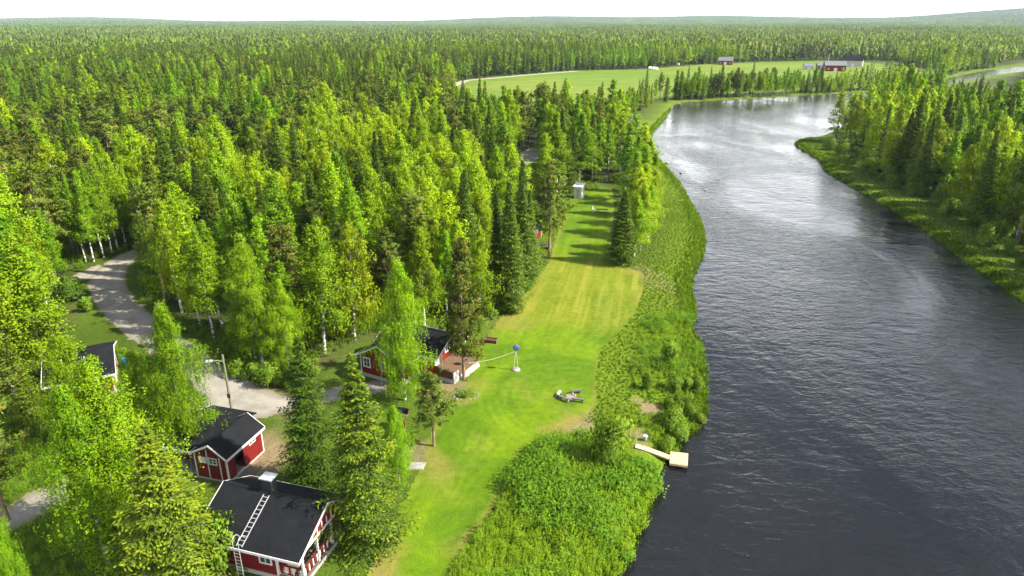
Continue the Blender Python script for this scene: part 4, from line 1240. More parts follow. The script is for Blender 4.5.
# under the far-shore trees
herbs = []
def upn(V, Q): return leaf_normals(V, Q, lambda c: np.column_stack([c[:, 0] * .8, c[:, 1] * .8, np.full(len(c), .8)]), .62)
def herb_mesh(q): return np_mesh('herbs', q[0], q[1], M['herb_leaf'], q[2], nrm=upn(q[0], q[1]))
def tuft_mesh(q):
    n_ = unit(np.column_stack([q[0][:, 0] * .35, q[0][:, 1] * .35, np.full(len(q[0]), .8)]))
    return np_mesh('tuft', q[0], q[1], M['herb_leaf'], q[2], nrm=n_)
for i in range(4): herbs.append(herb_mesh(herb_clump(700 + i, [.95, 1.1, .8, 1.0][i])))
darker = dict(base=(0.060, 0.145, 0.007), light=(0.115, 0.215, 0.010))
for i in range(2):
    q = herb_clump(720 + i, 1.15, .55, 16, .115, **darker); herbs.append(herb_mesh(q))
tufts = []
for i in range(4):
    q = grass_tuft(740 + i, [.5, .65, .45, .7][i]); tufts.append(tuft_mesh(q))
for i in range(2):
    q = grass_tuft(750 + i, .5, .3, 30, (0.15, .195, .014), (0.24, .265, .03)); tufts.append(tuft_mesh(q))
MEADOW = gp([(440, 600), (448, 580), (468, 550), (492, 515), (520, 474), (548, 441), (575, 436), (600, 440), (640, 446), (668, 468), (655, 505), (628, 576), (600, 640)])
BANKM = gp([(598, 405), (597, 380), (602, 353), (614, 341), (636, 322), (660, 310), (712, 300), (712, 440), (680, 460), (640, 444), (600, 428)])
def grid_in(poly, step, r):
    lo, hi = poly.min(0), poly.max(0)
    X, Y = np.meshgrid(np.arange(lo[0], hi[0], step), np.arange(lo[1], hi[1], step))
    P = np.stack([X.ravel(), Y.ravel()], 1) + r.uniform(-.5, .5, (X.size, 2)) * step
    return P[in_poly(P, poly)]
BARE = [(640, 456, .9), (648, 460, .9), (656, 464, .9), (662, 468, .9), (660, 458, .8), (666, 459, .9), (672, 461, 1.0), (676, 470, 1.0), (665, 466, .8), (655, 458, .8), (648, 452, .8), (642, 450, .8), (636, 450, .8), (650, 408, .95), (637, 400, .7), (636, 432, 1.0), (571, 427, 1.8), (640, 446, 0.9), (648, 446, .7), (655, 450, .7), (645, 440, .7)]
def not_bare(P):
    ok = np.ones(len(P), bool)
    for px, py, r_ in BARE:
        c = g(px, py); ok &= np.hypot(P[:, 0] - c[0], P[:, 1] - c[1]) > r_
    a_, b_ = np.array(g(634, 447.5)), np.array(g(674, 459.5)); ab = b_ - a_
    t_ = ((P - a_) @ ab) / (ab @ ab); dd = ((P[:, 0] - a_[0]) * ab[1] - (P[:, 1] - a_[1]) * ab[0]) / np.hypot(*ab)
    ok &= ~((t_ > -.12) & (t_ < 1.4) & (dd > -.7) & (dd < 2.0))
    return ok
def scatter_low():
    r = np.random.default_rng(33)
    P = np.vstack([grid_in(MEADOW, .40, r), grid_in(BANKM, .55, r)])
    sd = sdist(P, RIVER_S); P = P[(sd > .25) & not_bare(P)]; sd = sdist(P, RIVER_S)
    nn = fnoise(P[:, 0], P[:, 1], 4.5)
    inM = in_poly(P, MEADOW)
    tall = smooth(0.35, 0.7, nn)
    idx = np.where(nn + r.normal(size=len(P)) * .07 > .56, 4 + r.integers(0, 2, len(P)), r.integers(0, 4, len(P)))
    lawnd = np.maximum(0, sdist(P, LAWN))
    sc = (0.75 + .55 * tall) * r.uniform(.75, 1.25, len(P)) * np.where(inM, 1.0, .28 + .45 * smooth(.35, .75, vnoise(P[:, 0], P[:, 1], 5.0)))
    gn_scatter('tall_meadow', np.column_stack([P, height(P, sd) - .03]), r.uniform(0, 6.28, len(P)), sc, idx, herbs, 'tall lush green meadow plants between lawn and river', 'meadow')
    # rough grass along both banks and in the clearings
    lb = np.vstack([left_bank]); 
    P = []
    for poly, wmax, st in ((left_bank, 30, 0.40), (near_shore[8:], 10, 0.45)):
        lo, hi = poly.min(0) - 32, poly.max(0) + 32
        X, Y = np.meshgrid(np.arange(lo[0], hi[0], st), np.arange(lo[1], hi[1], st))
        q = np.stack([X.ravel(), Y.ravel()], 1); q = q + r.uniform(-.5, .5, q.shape) * st
        d = dist_poly(q, poly, False)
        q = q[(d < wmax)]
        s_ = sdist(q, RIVER_S); q = q[(s_ > .1)]
        if wmax > 10: q = q[(in_poly(q, CLEAR) | in_poly(q, gp([(606, 275), (672, 275), (672, 150), (640, 148), (614, 168), (606, 190)]))) & (q[:, 0] > -5)]
        P.append(q)
    P = np.vstack(P)
    P = P[~in_poly(P, LAWN) & not_bare(P)]
    sd = sdist(P, RIVER_S)
    P, sd = P[(P[:, 1] < 330)], sd[P[:, 1] < 330]
    keep = r.random(len(P)) < np.where(P[:, 1] > 140, .6, 1.0); P, sd = P[keep], sd[keep]
    nn = fnoise(P[:, 0], P[:, 1] + 40, 7)
    idx = np.where(nn + r.normal(size=len(P)) * .05 > .70, 4 + r.integers(0, 2, len(P)), r.integers(0, 4, len(P)))
    idx = np.where(sd < 3, r.integers(0, 4, len(P)), idx)
    sc = (0.30 + .38 * smooth(3.5, .5, sd)) * r.uniform(.8, 1.3, len(P)) * (1 + .6 * smooth(140, 220, P[:, 1]))
    gn_scatter('bank_grass', np.column_stack([P, height(P, sd) - .02]), r.uniform(0, 6.28, len(P)), sc, idx, tufts, 'rough tall grass along the river banks', 'grass')
    # undergrowth: forest edge by the road, yard edges
    A = gp([(-60, 420), (60, 335), (66, 300), (74, 272), (104, 256), (136, 250), (142, 303), (215, 347), (288, 384), (352, 342), (432, 308), (468, 318), (541, 262), (560, 190), (612, 187), (612, 180), (540, 180), (430, 280), (300, 330), (230, 330), (150, 280), (140, 235), (60, 240), (-60, 270)])
    Q = grid_in(A, .75, r)
    B = gp([(-60, 620), (-60, 400), (60, 335), (95, 322), (120, 345), (170, 378), (200, 420), (180, 470), (220, 500), (200, 620)])
    Q2 = grid_in(B, .75, r)
    Q = np.vstack([Q, Q2])
    Q = Q[~in_poly(Q, ROAD) & ~in_poly(Q, LAWN) & ~in_poly(Q, TRACK) & ~in_poly(Q, BRANCH)]
    for cx, cy, rr in ((-25, 49, 4.6), (-16.6, 39.4, 5.4), (-11, 65, 6.5), (-43, 62, 4.8)):
        Q = Q[np.hypot(Q[:, 0] - cx, Q[:, 1] - cy) > rr]
    nn = fnoise(Q[:, 0], Q[:, 1], 9)
    Q = Q[(nn > .38)]
    gn_scatter('undergrowth', np.column_stack([Q, np.full(len(Q), -.04)]), r.uniform(0, 6.28, len(Q)), r.uniform(.45, 1.0, len(Q)), r.integers(0, 6, len(Q)), herbs, 'leafy undergrowth along the forest edges and yard', 'undergrowth')
scatter_low()

# low bushes on the bank right above the jetty
for i in range(18):
    a = left_bank[6 + int(r5.integers(0, 4))]; q = a + np.array([-r5.uniform(.6, 4.2), r5.uniform(-1.5, 1.5)])
    if sdist(q[None], RIVER_S)[0] < .5 or not not_bare(q[None])[0]: continue
    place('shrub', q[0], q[1], r5.uniform(1.0, 1.9), 'low rounded willow on the edge of the left river bank', 'low willows on the left river bank', 0, None, float(height(q[None], sdist(q[None], RIVER_S))[0]), r5.uniform(.8, 1.1), name='willow_bush')

# ------------------------------------------------------------------ buildings
def window(parent, axis, u0, u1, z0, z1, plane, out, frame=.10, bars=1):
    """axis 'x': window lies along x on a wall at y=plane; 'y': along y at x=plane; out = outward sign"""
    w = bpy.data.objects.new('window', None); link(w, parent)
    fr, gl = MB(), MB()
    def bx(mb, a0, a1, c0, c1, d0, d1):
        p0, p1 = sorted((plane + out * d0, plane + out * d1))
        mb.box(a0, a1, p0, p1, c0, c1) if axis == 'x' else mb.box(p0, p1, a0, a1, c0, c1)
    bx(fr, u0 - frame, u0, z0 - frame, z1 + frame, 0.003, .06); bx(fr, u1, u1 + frame, z0 - frame, z1 + frame, 0.003, .06)
    bx(fr, u0, u1, z1, z1 + frame, 0.003, .057); bx(fr, u0, u1, z0 - frame, z0, 0.003, .057)
    for i in range(bars):
        c = u0 + (u1 - u0) * (i + 1) / (bars + 1); bx(fr, c - .025, c + .025, z0, z1, .012, .05)
    zc_ = (z0 + z1) / 2
    bx(fr, u0, u1, zc_ - .02, zc_ + .02, .014, .046)
    fr.build('frame', M['white'], w)
    bx(gl, u0, u1, z0, z1, 0.004, .02)
    gl.build('pane', M['glass'], w)
    return w

def gable_roof(parent, x0, x1, yl, yr, zl, zr, zt, yc=0.0, th=.12, mat='felt', trim=True, along='x', name='roof'):
    """ridge along x (or y), eaves at yl/yr"""
    def P(a, b, z): return (a, b, z) if along == 'x' else (b, a, z)
    mb = MB()
    mb.poly([P(x0, yl, zl), P(x1, yl, zl), P(x1, yc, zt), P(x0, yc, zt)], (0, 0, th))
    mb.poly([P(x0, yr, zr), P(x1, yr, zr), P(x1, yc, zt), P(x0, yc, zt)], (0, 0, th))
    rf = mb.build(name, M[mat], parent)
    rc = MB().poly([P(x0 + .01, yc - .16, zt + th - .16 * (zt - zl) / abs(yc - yl) + .012), P(x1 - .01, yc - .16, zt + th - .16 * (zt - zl) / abs(yc - yl) + .012), P(x1 - .01, yc, zt + th + .012), P(x0 + .01, yc, zt + th + .012)], (0, 0, .018))
    rc.poly([P(x0 + .01, yc + .16, zt + th - .16 * (zt - zr) / abs(yr - yc) + .012), P(x1 - .01, yc + .16, zt + th - .16 * (zt - zr) / abs(yr - yc) + .012), P(x1 - .01, yc, zt + th + .012), P(x0 + .01, yc, zt + th + .012)], (0, 0, .018))
    rc.build('ridge_cap', M[mat], rf)
    if trim:
        for xe, dx_ in ((x0, -.05), (x1, .05)):
            for ye, ze in ((yl, zl), (yr, zr)):
                b = MB().poly([P(xe + dx_ * .06, ye, ze - .04), P(xe + dx_ * .06, ye, ze + th + .02), P(xe + dx_ * .06, yc, zt + th + .02), P(xe + dx_ * .06, yc, zt - .04)], P(dx_, 0, 0))
                b.build('bargeboard', M['white'], rf)
        for ye, ze, s in ((yl, zl, -1 if yl < yc else 1), (yr, zr, 1 if yr > yc else -1)):
            q = sorted((ye + s * .003, ye + s * .05))
            b = MB()
            b.box(x0, x1, q[0], q[1], ze - .10, ze + th - .02) if along == 'x' else b.box(q[0], q[1], x0, x1, ze - .10, ze + th - .02)
            b.build('fascia', M['white'], rf)
    return rf

def walls(parent, x0, x1, y0, y1, zf, zl, zr, zt, yc, mat='red', along='x', name='wall', t=.14):
    """four walls, gable ends under a ridge; ridge along x or y"""
    def P(a, b, z): return (a, b, z) if along == 'x' else (b, a, z)
    def at(y):     # underside of the roof
        return (zl + (zt - zl) * (y - y0) / (yc - y0)) if y <= yc else (zr + (zt - zr) * (y1 - y) / (y1 - yc))
    for xe, d in ((x0, t), (x1, -t)):
        MB().poly([P(xe, y0, zf), P(xe, y1, zf), P(xe, y1, zr), P(xe, yc, zt), P(xe, y0, zl)], P(d, 0, 0)).build(name, M[mat], parent)
    for ye, ze, d in ((y0, zl, t), (y1, zr, -t)):
        a, b = sorted((ye, ye + d))
        m_ = MB()
        m_.box(x0 + t, x1 - t, a, b, zf, ze) if along == 'x' else m_.box(a, b, x0 + t, x1 - t, zf, ze)
        m_.build(name, M[mat], parent)
    for xe in (x0, x1):
        for ye, ze in ((y0, zl), (y1, zr)):
            sx = 1 if xe == x1 else -1; sy = 1 if ye == y1 else -1
            a0, a1 = sorted((xe - sx * .12, xe + sx * .025)); b0, b1 = sorted((ye - sy * .12, ye + sy * .025))
            m_ = MB(); m_.box(a0, a1, b0, b1, zf, ze - .06) if along == 'x' else m_.box(b0, b1, a0, a1, zf, ze - .06)
            m_.build('corner_board', M['white'], parent)

ROT = R(-16.5)
def near_cabin():
    t = thing('cabin', 'red wooden cabin with black roof, roof ladder and railed porch', 'cabin', (-16.65, 39.4, 0), ROT)
    MB().box(-3.95, 4.0, -3.25, 2.35, -.1, .32).build('foundation', M['concrete'], t)
    walls(t, -3.9, 2.0, -3.2, 2.3, .32, 2.66, 2.95, 4.18, 0)
    # roof over house and porch
    gable_roof(t, -4.18, 4.18, -3.8, 2.8, 2.40, 2.70, 4.22)
    # porch floor boards
    for i in range(11):
        y = -3.2 + i * .494
        MB().box(2.03, 4.0, y, y + .47, .322, .40).build('floor_board', M['grey_wood'], t)
    # gable over the porch front
    MB().poly([(3.86, -3.1, 2.62), (3.86, 2.3, 2.62), (3.86, 2.3, 2.85), (3.86, 0, 4.12)], (.08, 0, 0)).build('gable_panel', M['red'], t)
    for i in range(8):
        y = -2.4 + i * .6
        zt_ = 4.05 - abs(y) * .48
        MB().box(3.945, 3.975, y - .05, y + .05, 2.66, min(zt_, 2.66 + .55)).build('gable_slat', M['white'], t)
    MB().box(3.80, 3.98, -3.2, 2.3, 2.44, 2.60).build('porch_beam', M['white'], t)
    for y in (-3.1, -1.3, .5, 2.2):
        MB().box(3.82, 3.96, y - .07, y + .07, .40, 2.44).build('porch_post', M['white'], t)
    for (a, b) in ((-3.03, -1.37), (-1.23, .43), (.57, 2.13)):
        rl = MB().box(3.85, 3.93, a, b, 1.20, 1.30).box(3.86, 3.92, a, b, .52, .60).build('railing', M['red'], t)
        n = 7
        for i in range(n):
            y = a + (b - a) * (i + .5) / n
            MB().box(3.865, 3.915, y - .055, y + .055, .60, 1.20).build('baluster', M['white'] if i % 2 == 0 else M['red'], rl)
    rl = MB().box(2.1, 3.82, -3.16, -3.08, 1.20, 1.30).box(2.1, 3.82, -3.15, -3.09, .52, .60).build('railing', M['red'], t)
    for i in range(6):
        x = 2.2 + i * .29
        MB().box(x, x + .11, -3.145, -3.095, .60, 1.20).build('baluster', M['white'] if i % 2 else M['red'], rl)
    window(t, 'x', .7, 1.5, 1.2, 2.2, -3.2, -1)
    window(t, 'x', -3.2, -2.3, 1.2, 2.2, -3.2, -1)
    window(t, 'y', -2.3, -1.3, 1.2, 2.2, 2.0, 1)
    MB().box(2.003, 2.05, .2, 1.1, .4, 2.4).build('door', M['white'], t)
    # chimney on the ridge with a pale metal cap
    ch = MB().box(-.95, -.15, -.05, .60, 3.6, 5.25).build('chimney', M['black_metal'], t)
    MB().box(-1.05, -.05, -.15, .70, 5.252, 5.34).build('chimney_cap', M['steel'], ch)
    # ladder lying on the roof
    sl = (4.22 - 2.40) / 3.8
    def rp(x, y): return (x, y, 4.22 + .12 + .07 + y * sl)
    lad = bpy.data.objects.new('roof_ladder', None); link(lad, t)
    for x in (-.62, -.18):
        MB().bar(rp(x, -.35), rp(x, -3.72), .05, .05).build('rail', M['steel'], lad)
    for i in range(12):
        y = -.5 - i * .285
        MB().bar(rp(-.60, y), rp(-.20, y), .04, .04).build('rung', M['steel'], lad)
    # wall ladder with curved hand rails
    wl_ = bpy.data.objects.new('wall_ladder', None); link(wl_, t)
    for x in (-.62, -.18):
        pts = [(x, -4.0, 0.0), (x, -4.0, 3.1), (x, -3.93, 3.35), (x, -3.75, 3.45), (x, -3.5, 3.38), (x, -3.3, 3.05)]
        MB().tube(pts, .028, 6).build('rail', M['steel'], wl_)
    for i in range(9):
        MB().bar((-.62, -4.0, .3 + i * .28), (-.18, -4.0, .3 + i * .28), .035, .035).build('rung', M['steel'], wl_)
near_cabin()

def outbuilding():
    t = thing('outbuilding', 'red outbuilding with black cross-gabled roof and open doorway below the lamp post', 'shed', (-24.3, 46.2, 0), R(-16))
    MB().box(-1.85, 1.38, .18, 4.95, -.1, .12).build('foundation', M['concrete'], t)
    MB().box(-4.7, -1.853, .5, 6.2, -.1, .10).build('foundation', M['concrete'], t)
    # gable block: walls along y, with an open doorway in the right wall
    def poly(name, pts, th, mat='red'): return MB().poly(pts, th).build(name, M[mat], t)
    zl, zr, zt = 2.34, 2.30, 3.36
    for ye, d in ((.25, .12), (4.85, -.12)):
        poly('wall', [(-1.75, ye, .12), (1.3, ye, .12), (1.3, ye, 2.45), (0, ye, 3.36), (-1.75, ye, 2.42)], (0, d, 0))
    MB().box(-1.75, -1.63, .373, 4.727, .12, 2.42).build('wall', M['red'], t)
    MB().box(1.18, 1.30, .373, 1.25, .12, 2.45).box(1.18, 1.30, 2.35, 4.727, .12, 2.45).box(1.18, 1.30, 1.25, 2.35, 2.15, 2.45).build('wall', M['red'], t)
    MB().box(-.2, 1.17, .4, 4.7, .121, .14).build('floor', M['grey_wood'], t)
    for y0 in (.23, 4.80):
        MB().box(1.20, 1.325, y0 - .003, y0 + .12, .12, 2.3).build('corner_board', M['white'], t)
    MB().box(-1.775, -1.66, .225, .345, .12, 2.3).build('corner_board', M['white'], t)
    gable_roof(t, 0.0, 5.1, -2.0, 1.55, 2.34, 2.30, 3.40, 0.0, along='y')
    # cross wing to the left, its long slope reaching forward over an open store
    rf = MB().poly([(-4.9, .35, 2.16), (-1.6, .35, 2.16), (-.25, 4.2, 3.16), (-4.9, 4.2, 3.16)], (0, 0, .12)).poly([(-4.9, 6.6, 2.5), (-.25, 6.6, 2.5), (-.25, 4.2, 3.16), (-4.9, 4.2, 3.16)], (0, 0, .12)).build('wing_roof', M['felt'], t)
    MB().box(-4.9, -2.05, .29, .347, 2.08, 2.26).build('fascia', M['white'], rf)
    for a, b in (((-4.9, .35, 2.06), (-4.9, 4.2, 3.06)), ((-4.9, 4.2, 3.06), (-4.9, 6.6, 2.4))):
        MB().poly([a, (a[0], a[1], a[2] + .24), (b[0], b[1], b[2] + .24), b], (-.05, 0, 0)).build('bargeboard', M['white'], rf)
    MB().box(-4.65, -4.53, 1.9, 6.3, .10, 2.5).box(-4.53, -1.76, 1.9, 2.02, .10, 2.5).box(-4.53, -1.0, 6.18, 6.3, .1, 2.5).build('wing_wall', M['red'], t)
    for x in (-4.6, -3.6, -2.5):
        MB().box(x - .05, x + .05, .55, .65, .10, 2.16).build('post', M['pole_wood'], t)
    MB().box(-4.6, -3.65, .57, .63, .75, .85).box(-4.6, -3.65, .57, .63, 1.15, 1.22).build('rail', M['grey_wood'], t)
    # front wall: white hatch and a small window
    MB().box(-1.35, -.62, .20, .247, 1.55, 2.12).build('hatch', M['white'], t)
    window(t, 'x', -.30, .35, 1.60, 2.08, .25, -1, .08)
    MB().box(.62, .72, .19, .247, .2, 2.3).build('batten', M['white'], t)
    MB().box(-.52, -.44, .19, .247, .2, 2.9).build('batten', M['white'], t)
    window(t, 'y', 3.2, 3.9, 1.75, 2.15, 1.30, 1, .08)
    # plank landing in front of the doorway
    for i in range(6):
        MB().box(1.45 + i * .0, 2.6, .7 + i * .33, .7 + i * .33 + .30, .015, .09).build('landing_plank', M['grey_wood'], t)
outbuilding()

def hidden_cabin():
    t = thing('cabin', 'red cabin with dark roof half hidden behind the weeping birch', 'cabin', (-6.25, 65.6, 0), R(-28))
    MB().box(-8.1, -.25, -2.75, 2.75, -.1, .40).build('foundation', M['concrete'], t)
    walls(t, -8.0, -1.7, -2.7, 2.7, .40, 2.78, 2.78, 4.12, 0)
    MB().box(-1.69, -.22, -2.7, 2.7, .42, .50).build('porch_floor', M['deck_wood'], t)
    gable_roof(t, -8.3, 0.0, -3.1, 3.1, 2.55, 2.55, 4.2)
    MB().box(-1.69, -.24, -2.68, -2.56, .51, 1.5).build('porch_panel', M['lit_wall_feeder_red'], t)  # red of the cabin wall, coloured brighter as if sunlit
    MB().box(-1.69, -.30, -2.55, -2.46, 2.5, 2.62).build('porch_beam', M['white'], t)
    # wing with its gable towards the yard
    MB().box(-8.1, -2.7, -5.65, -2.76, -.1, .38).build('foundation', M['concrete'], t)
    walls(t, -5.6, -2.6, -8.05, -2.75, .38, 2.52, 2.52, 3.92, -5.4, along='y')
    gable_roof(t, -6.0, -1.2, -8.5, -2.3, 2.32, 2.32, 4.02, -5.4, along='y', name='wing_roof')
    window(t, 'x', -7.55, -6.85, 1.25, 2.15, -5.6, -1, .14)
    window(t, 'x', -5.2, -4.3, 1.25, 2.15, -5.6, -1, .14)
    window(t, 'y', .9, 1.7, 1.3, 2.2, -1.7, 1, .10)
    MB().box(-1.697, -1.63, -1.3, -.4, .5, 2.5).build('door', M['white'], t)
    MB().box(-.08, .06, -2.4, -2.26, .62, 2.72).build('porch_post', M['white'], t)
    MB().box(-.08, .06, 2.26, 2.4, .62, 2.72).build('porch_post', M['white'], t)
    # terrace
    d = bpy.data.objects.new('terrace', None); link(d, t)
    MB().box(-.15, 1.75, -2.75, 2.35, -.05, .50).build('base', M['concrete'], d)
    for i in range(16):
        x = -.2 + i * .122
        MB().box(x, x + .112, -2.8, 2.4, .505, .56).build('floor_board', M['deck_wood'], d)
    for i in range(5):
        z = .60 + i * .17
        MB().box(-.2, 1.66, -2.86, -2.80, z, z + .13).build('rail_board', M['dark_wood'], d)
    for x in (-.1, .8, 1.6):
        MB().box(x - .05, x + .05, -2.795, -2.70, .56, 1.45).build('rail_post', M['dark_wood'], d)
    MB().box(1.70, 1.79, -2.8, -1.9, .56, 1.25).build('rail_panel', M['white'], d)
    for i in range(1):
        MB().box(1.81 + i * .35, 2.1 + i * .35, -1.6, 1.9, -.05, .30 - i * .17).build('step', M['concrete'], d)
hidden_cabin()
# grill on the terrace
def grill():
    ox, oy = -6.25 + 1.0 * math.cos(R(-28)) - .6 * math.sin(R(-28)), 65.6 + 1.0 * math.sin(R(-28)) + .6 * math.cos(R(-28))
    t = thing('kettle_grill', 'black grill standing on the wooden terrace', 'grill', (ox, oy, .56))
    a = [(0, 0, .55), (0, 0, .62), (0, 0, .75), (0, 0, .86), (0, 0, .98), (0, 0, 1.04)]
    MB().tube(a, [.12, .25, .33, .33, .22, .05], 12).build('bowl', M['black_metal'], t)
    for k in range(3):
        an = k * 2.094
        MB().bar((.2 * math.cos(an), .2 * math.sin(an), .6), (.34 * math.cos(an), .34 * math.sin(an), 0), .035).build('leg', M['black_metal'], t)
    MB().bar((-.4, .0, .84), (-.4, .3, .84), .04).bar((-.32, 0, .84), (-.42, 0, .84), .03).bar((-.3, .28, .84), (-.42, .28, .84), .03).build('handle', M['grey_wood'], t)
grill()

def small_building():
    t = thing('garage', 'small dark-roofed building among the birches below the road bend', 'shed', (-41.5, 64.2, 0), R(28))
    MB().box(-6.1, -.35, -3.9, 3.7, -.1, .2).build('foundation', M['concrete'], t)
    walls(t, -6.0, -.4, -3.8, 3.6, .2, 2.5, 2.5, 3.5, -.1)
    gable_roof(t, -6.3, -.05, -4.3, 4.1, 2.26, 2.26, 3.55, -.1)
    MB().box(-.397, -.33, -2.2, -1.3, .2, 2.2).build('door', M['white'], t)
    window(t, 'y', .6, 1.4, 1.2, 2.0, -.4, 1, .1)
small_building()
def blue_barrel():
    x, y = g(125, 366)
    t = thing('barrel', 'blue plastic barrel beside the small dark-roofed building', 'barrel', (x + .35, y - .3, 0))
    b = MB().tube([(0, 0, 0), (0, 0, .06), (0, 0, .35), (0, 0, .42), (0, 0, .72), (0, 0, .98), (0, 0, 1.05)], [.27, .30, .32, .335, .335, .31, .27], 14).build('body', M['blue'], t)
    MB().tube([(0, 0, 1.052), (0, 0, 1.11)], [.29, .28], 14).build('lid', M['blue'], t)
blue_barrel()

def lamp_post():
    x, y = g(233, 417)
    t = thing('lamp_post', 'wooden lamp post with white lamp on an arm beside the yard', 'lamp post', (x, y, 0))
    MB().tube([(0, 0, -.1), (0, 0, 3), (0, 0, 6.6)], [.13, .115, .09], 10).build('pole', M['pole_wood'], t)
    MB().tube([(0, 0, 5.9), (-.45, -.1, 6.05), (-.95, -.2, 6.05)], .025, 6).build('arm', M['steel'], t)
    h = MB().hexa([(-1.55, -.42, 5.98), (-.92, -.32, 6.0), (-.92, -.06, 6.0), (-1.55, -.06, 5.98), (-1.48, -.36, 6.14), (-.92, -.30, 6.16), (-.92, -.10, 6.16), (-1.48, -.12, 6.14)]).build('lamp_head', M['lamp'], t)
    MB().hexa([(-1.50, -.38, 5.93), (-1.05, -.32, 5.94), (-1.05, -.10, 5.94), (-1.50, -.10, 5.93), (-1.52, -.40, 5.978), (-1.0, -.33, 5.985), (-1.0, -.08, 5.985), (-1.52, -.08, 5.978)]).build('lens', M['white'], h)
    MB().box(-.13, .13, -.2, -.11, 2.2, 2.6).build('switch_box', M['black_metal'], t)
lamp_post()

# ------------------------------------------------------------------ jetty
def jetty():
    ang = math.atan2(-.26, .97)
    ca, sa = math.cos(ang), math.sin(ang)
    ZD = -.24
    a = np.array(g(635.5, 448, -.1)); b = np.array(g(671, 457.5, ZD))
    pc = np.array([(g(672, 451, ZD)), g(689, 454, ZD), g(686, 466, ZD), g(669, 461, ZD)]).mean(0)
    t = thing('jetty', 'pale wooden jetty with square end platform in the river', 'jetty', (pc[0], pc[1], ZD), ang)
    w2, d2 = .76, .88
    for i in range(14):
        y = -d2 + i * 2 * d2 / 14
        MB().box(-w2, w2, y, y + 2 * d2 / 14 - .018, -.035, 0).build('plank', M['new_wood'], t)
    for y in (-d2 - .05, d2 + .003):
        MB().box(-w2, w2, y, y + .045, -.24, -.036).build('edge_beam', M['new_wood'], t)
    for x in (-w2, w2 - .06):
        MB().box(x, x + .06, -d2, d2, -.24, -.037).build('edge_beam', M['new_wood'], t)
    for x in (-.55, .55):
        for y in (-.8, .8): MB().tube([(x, y, -.25), (x, y, -1.9)], .07, 8).build('pile', M['pole_wood'], t)
    for x in (-.5, .5): MB().box(x - .22, x + .22, -.9, .9, -.42, -.245).build('float', M['black_metal'], t)
    # gangway to the bank
    def loc(p): r_ = p - pc; return np.array([r_[0] * ca + r_[1] * sa, -r_[0] * sa + r_[1] * ca])
    A = loc(a); B = np.array([-w2 - .02, loc(b)[1]])
    L = np.hypot(*(B - A)); d = (B - A) / L; nrm = np.array([-d[1], d[0]]) * .30
    n = int(L / .145); zA = .40
    def zz(t_): return zA * (1 - t_ ** 1.35) + .01
    for i in range(n):
        p = A + d * (i * L / n); q = A + d * ((i + 1) * L / n - .018)
        z1, z2 = zz(i / n), zz((i + 1) / n)
        c = [p - nrm, q - nrm, q + nrm, p + nrm]; zs = [z1, z2, z2, z1]
        MB().hexa([(*c[k], zs[k] - .03) for k in range(4)] + [(*c[k], zs[k]) for k in range(4)]).build('plank', M['new_wood'], t)
    for s in (-.8, .8):
        C_ = A + (B - A) * .5
        MB().bar((*(A + nrm * s), zA - .09), (*(C_ + nrm * s), zz(.5) - .09), .06, .11).bar((*(C_ + nrm * s), zz(.5) - .09), (*(B + nrm * s), -.10), .06, .11).build('beam', M['new_wood'], t)
jetty()

# ------------------------------------------------------------------ garden things
def rocky(name, r, seed, mat, parent=None, sq=.7):
    import bmesh
    bm = bmesh.new(); bmesh.ops.create_icosphere(bm, subdivisions=2, radius=1)
    rr = np.random.default_rng(seed)
    ph = rr.uniform(0, 6, 6)
    for v in bm.verts:
        k = 1 + .22 * math.sin(v.co.x * 2.3 + ph[0]) * math.sin(v.co.y * 2.7 + ph[1]) + .16 * math.sin(v.co.z * 4 + ph[2] + v.co.x * 3)
        v.co = Vector((v.co.x * r * k, v.co.y * r * k * .85, v.co.z * r * k * sq))
    me = bpy.data.meshes.new(name); bm.to_mesh(me); bm.free(); me.materials.append(mat)
    return link(bpy.data.objects.new(name, me), parent)

def fire_ring():
    x, y = g(571, 397)
    t = thing('fire_pit', 'round stone fire ring with ashes on the lawn', 'fire pit', (x, y, .012))
    MB().tube([(0, 0, -.02), (0, 0, .03)], [.5, .46], 16).build('ash_bed', M['ash'], t)
    for k in range(11):
        a = k * 2 * math.pi / 11
        s = rocky('stone', .11 + .03 * (k % 3), 50 + k, M['pale_stone'], t); s.location = (.46 * math.cos(a), .46 * math.sin(a), .05); s.rotation_euler = (0, 0, a)
    for i, (a, dx_, dy_, l_, txt) in enumerate([(R(10), .6, .75, 1.2, 'weathered log bench behind the fire ring'), (R(-14), .6, -.95, 1.3, 'weathered log bench at the front right of the fire ring'), (R(-38), -.75, -.70, 1.2, 'weathered log bench at the front left of the fire ring'), (R(72), -1.2, .25, .9, 'pale log bench on the left of the fire ring')]):
        b = thing('log_bench', txt, 'bench', (x + dx_, y + dy_, .012), a)
        MB().box(-l_ / 2, l_ / 2, -.14, .14, .30, .38).build('seat', M['grey_wood'] if i != 3 else M['wall_pale'], b)
        for s in (-1, 1):
            MB().tube([(s * l_ * .34, -.17, .14), (s * l_ * .34, .17, .14)], .15, 9).build('log_support', M['pole_wood'], b)
fire_ring()

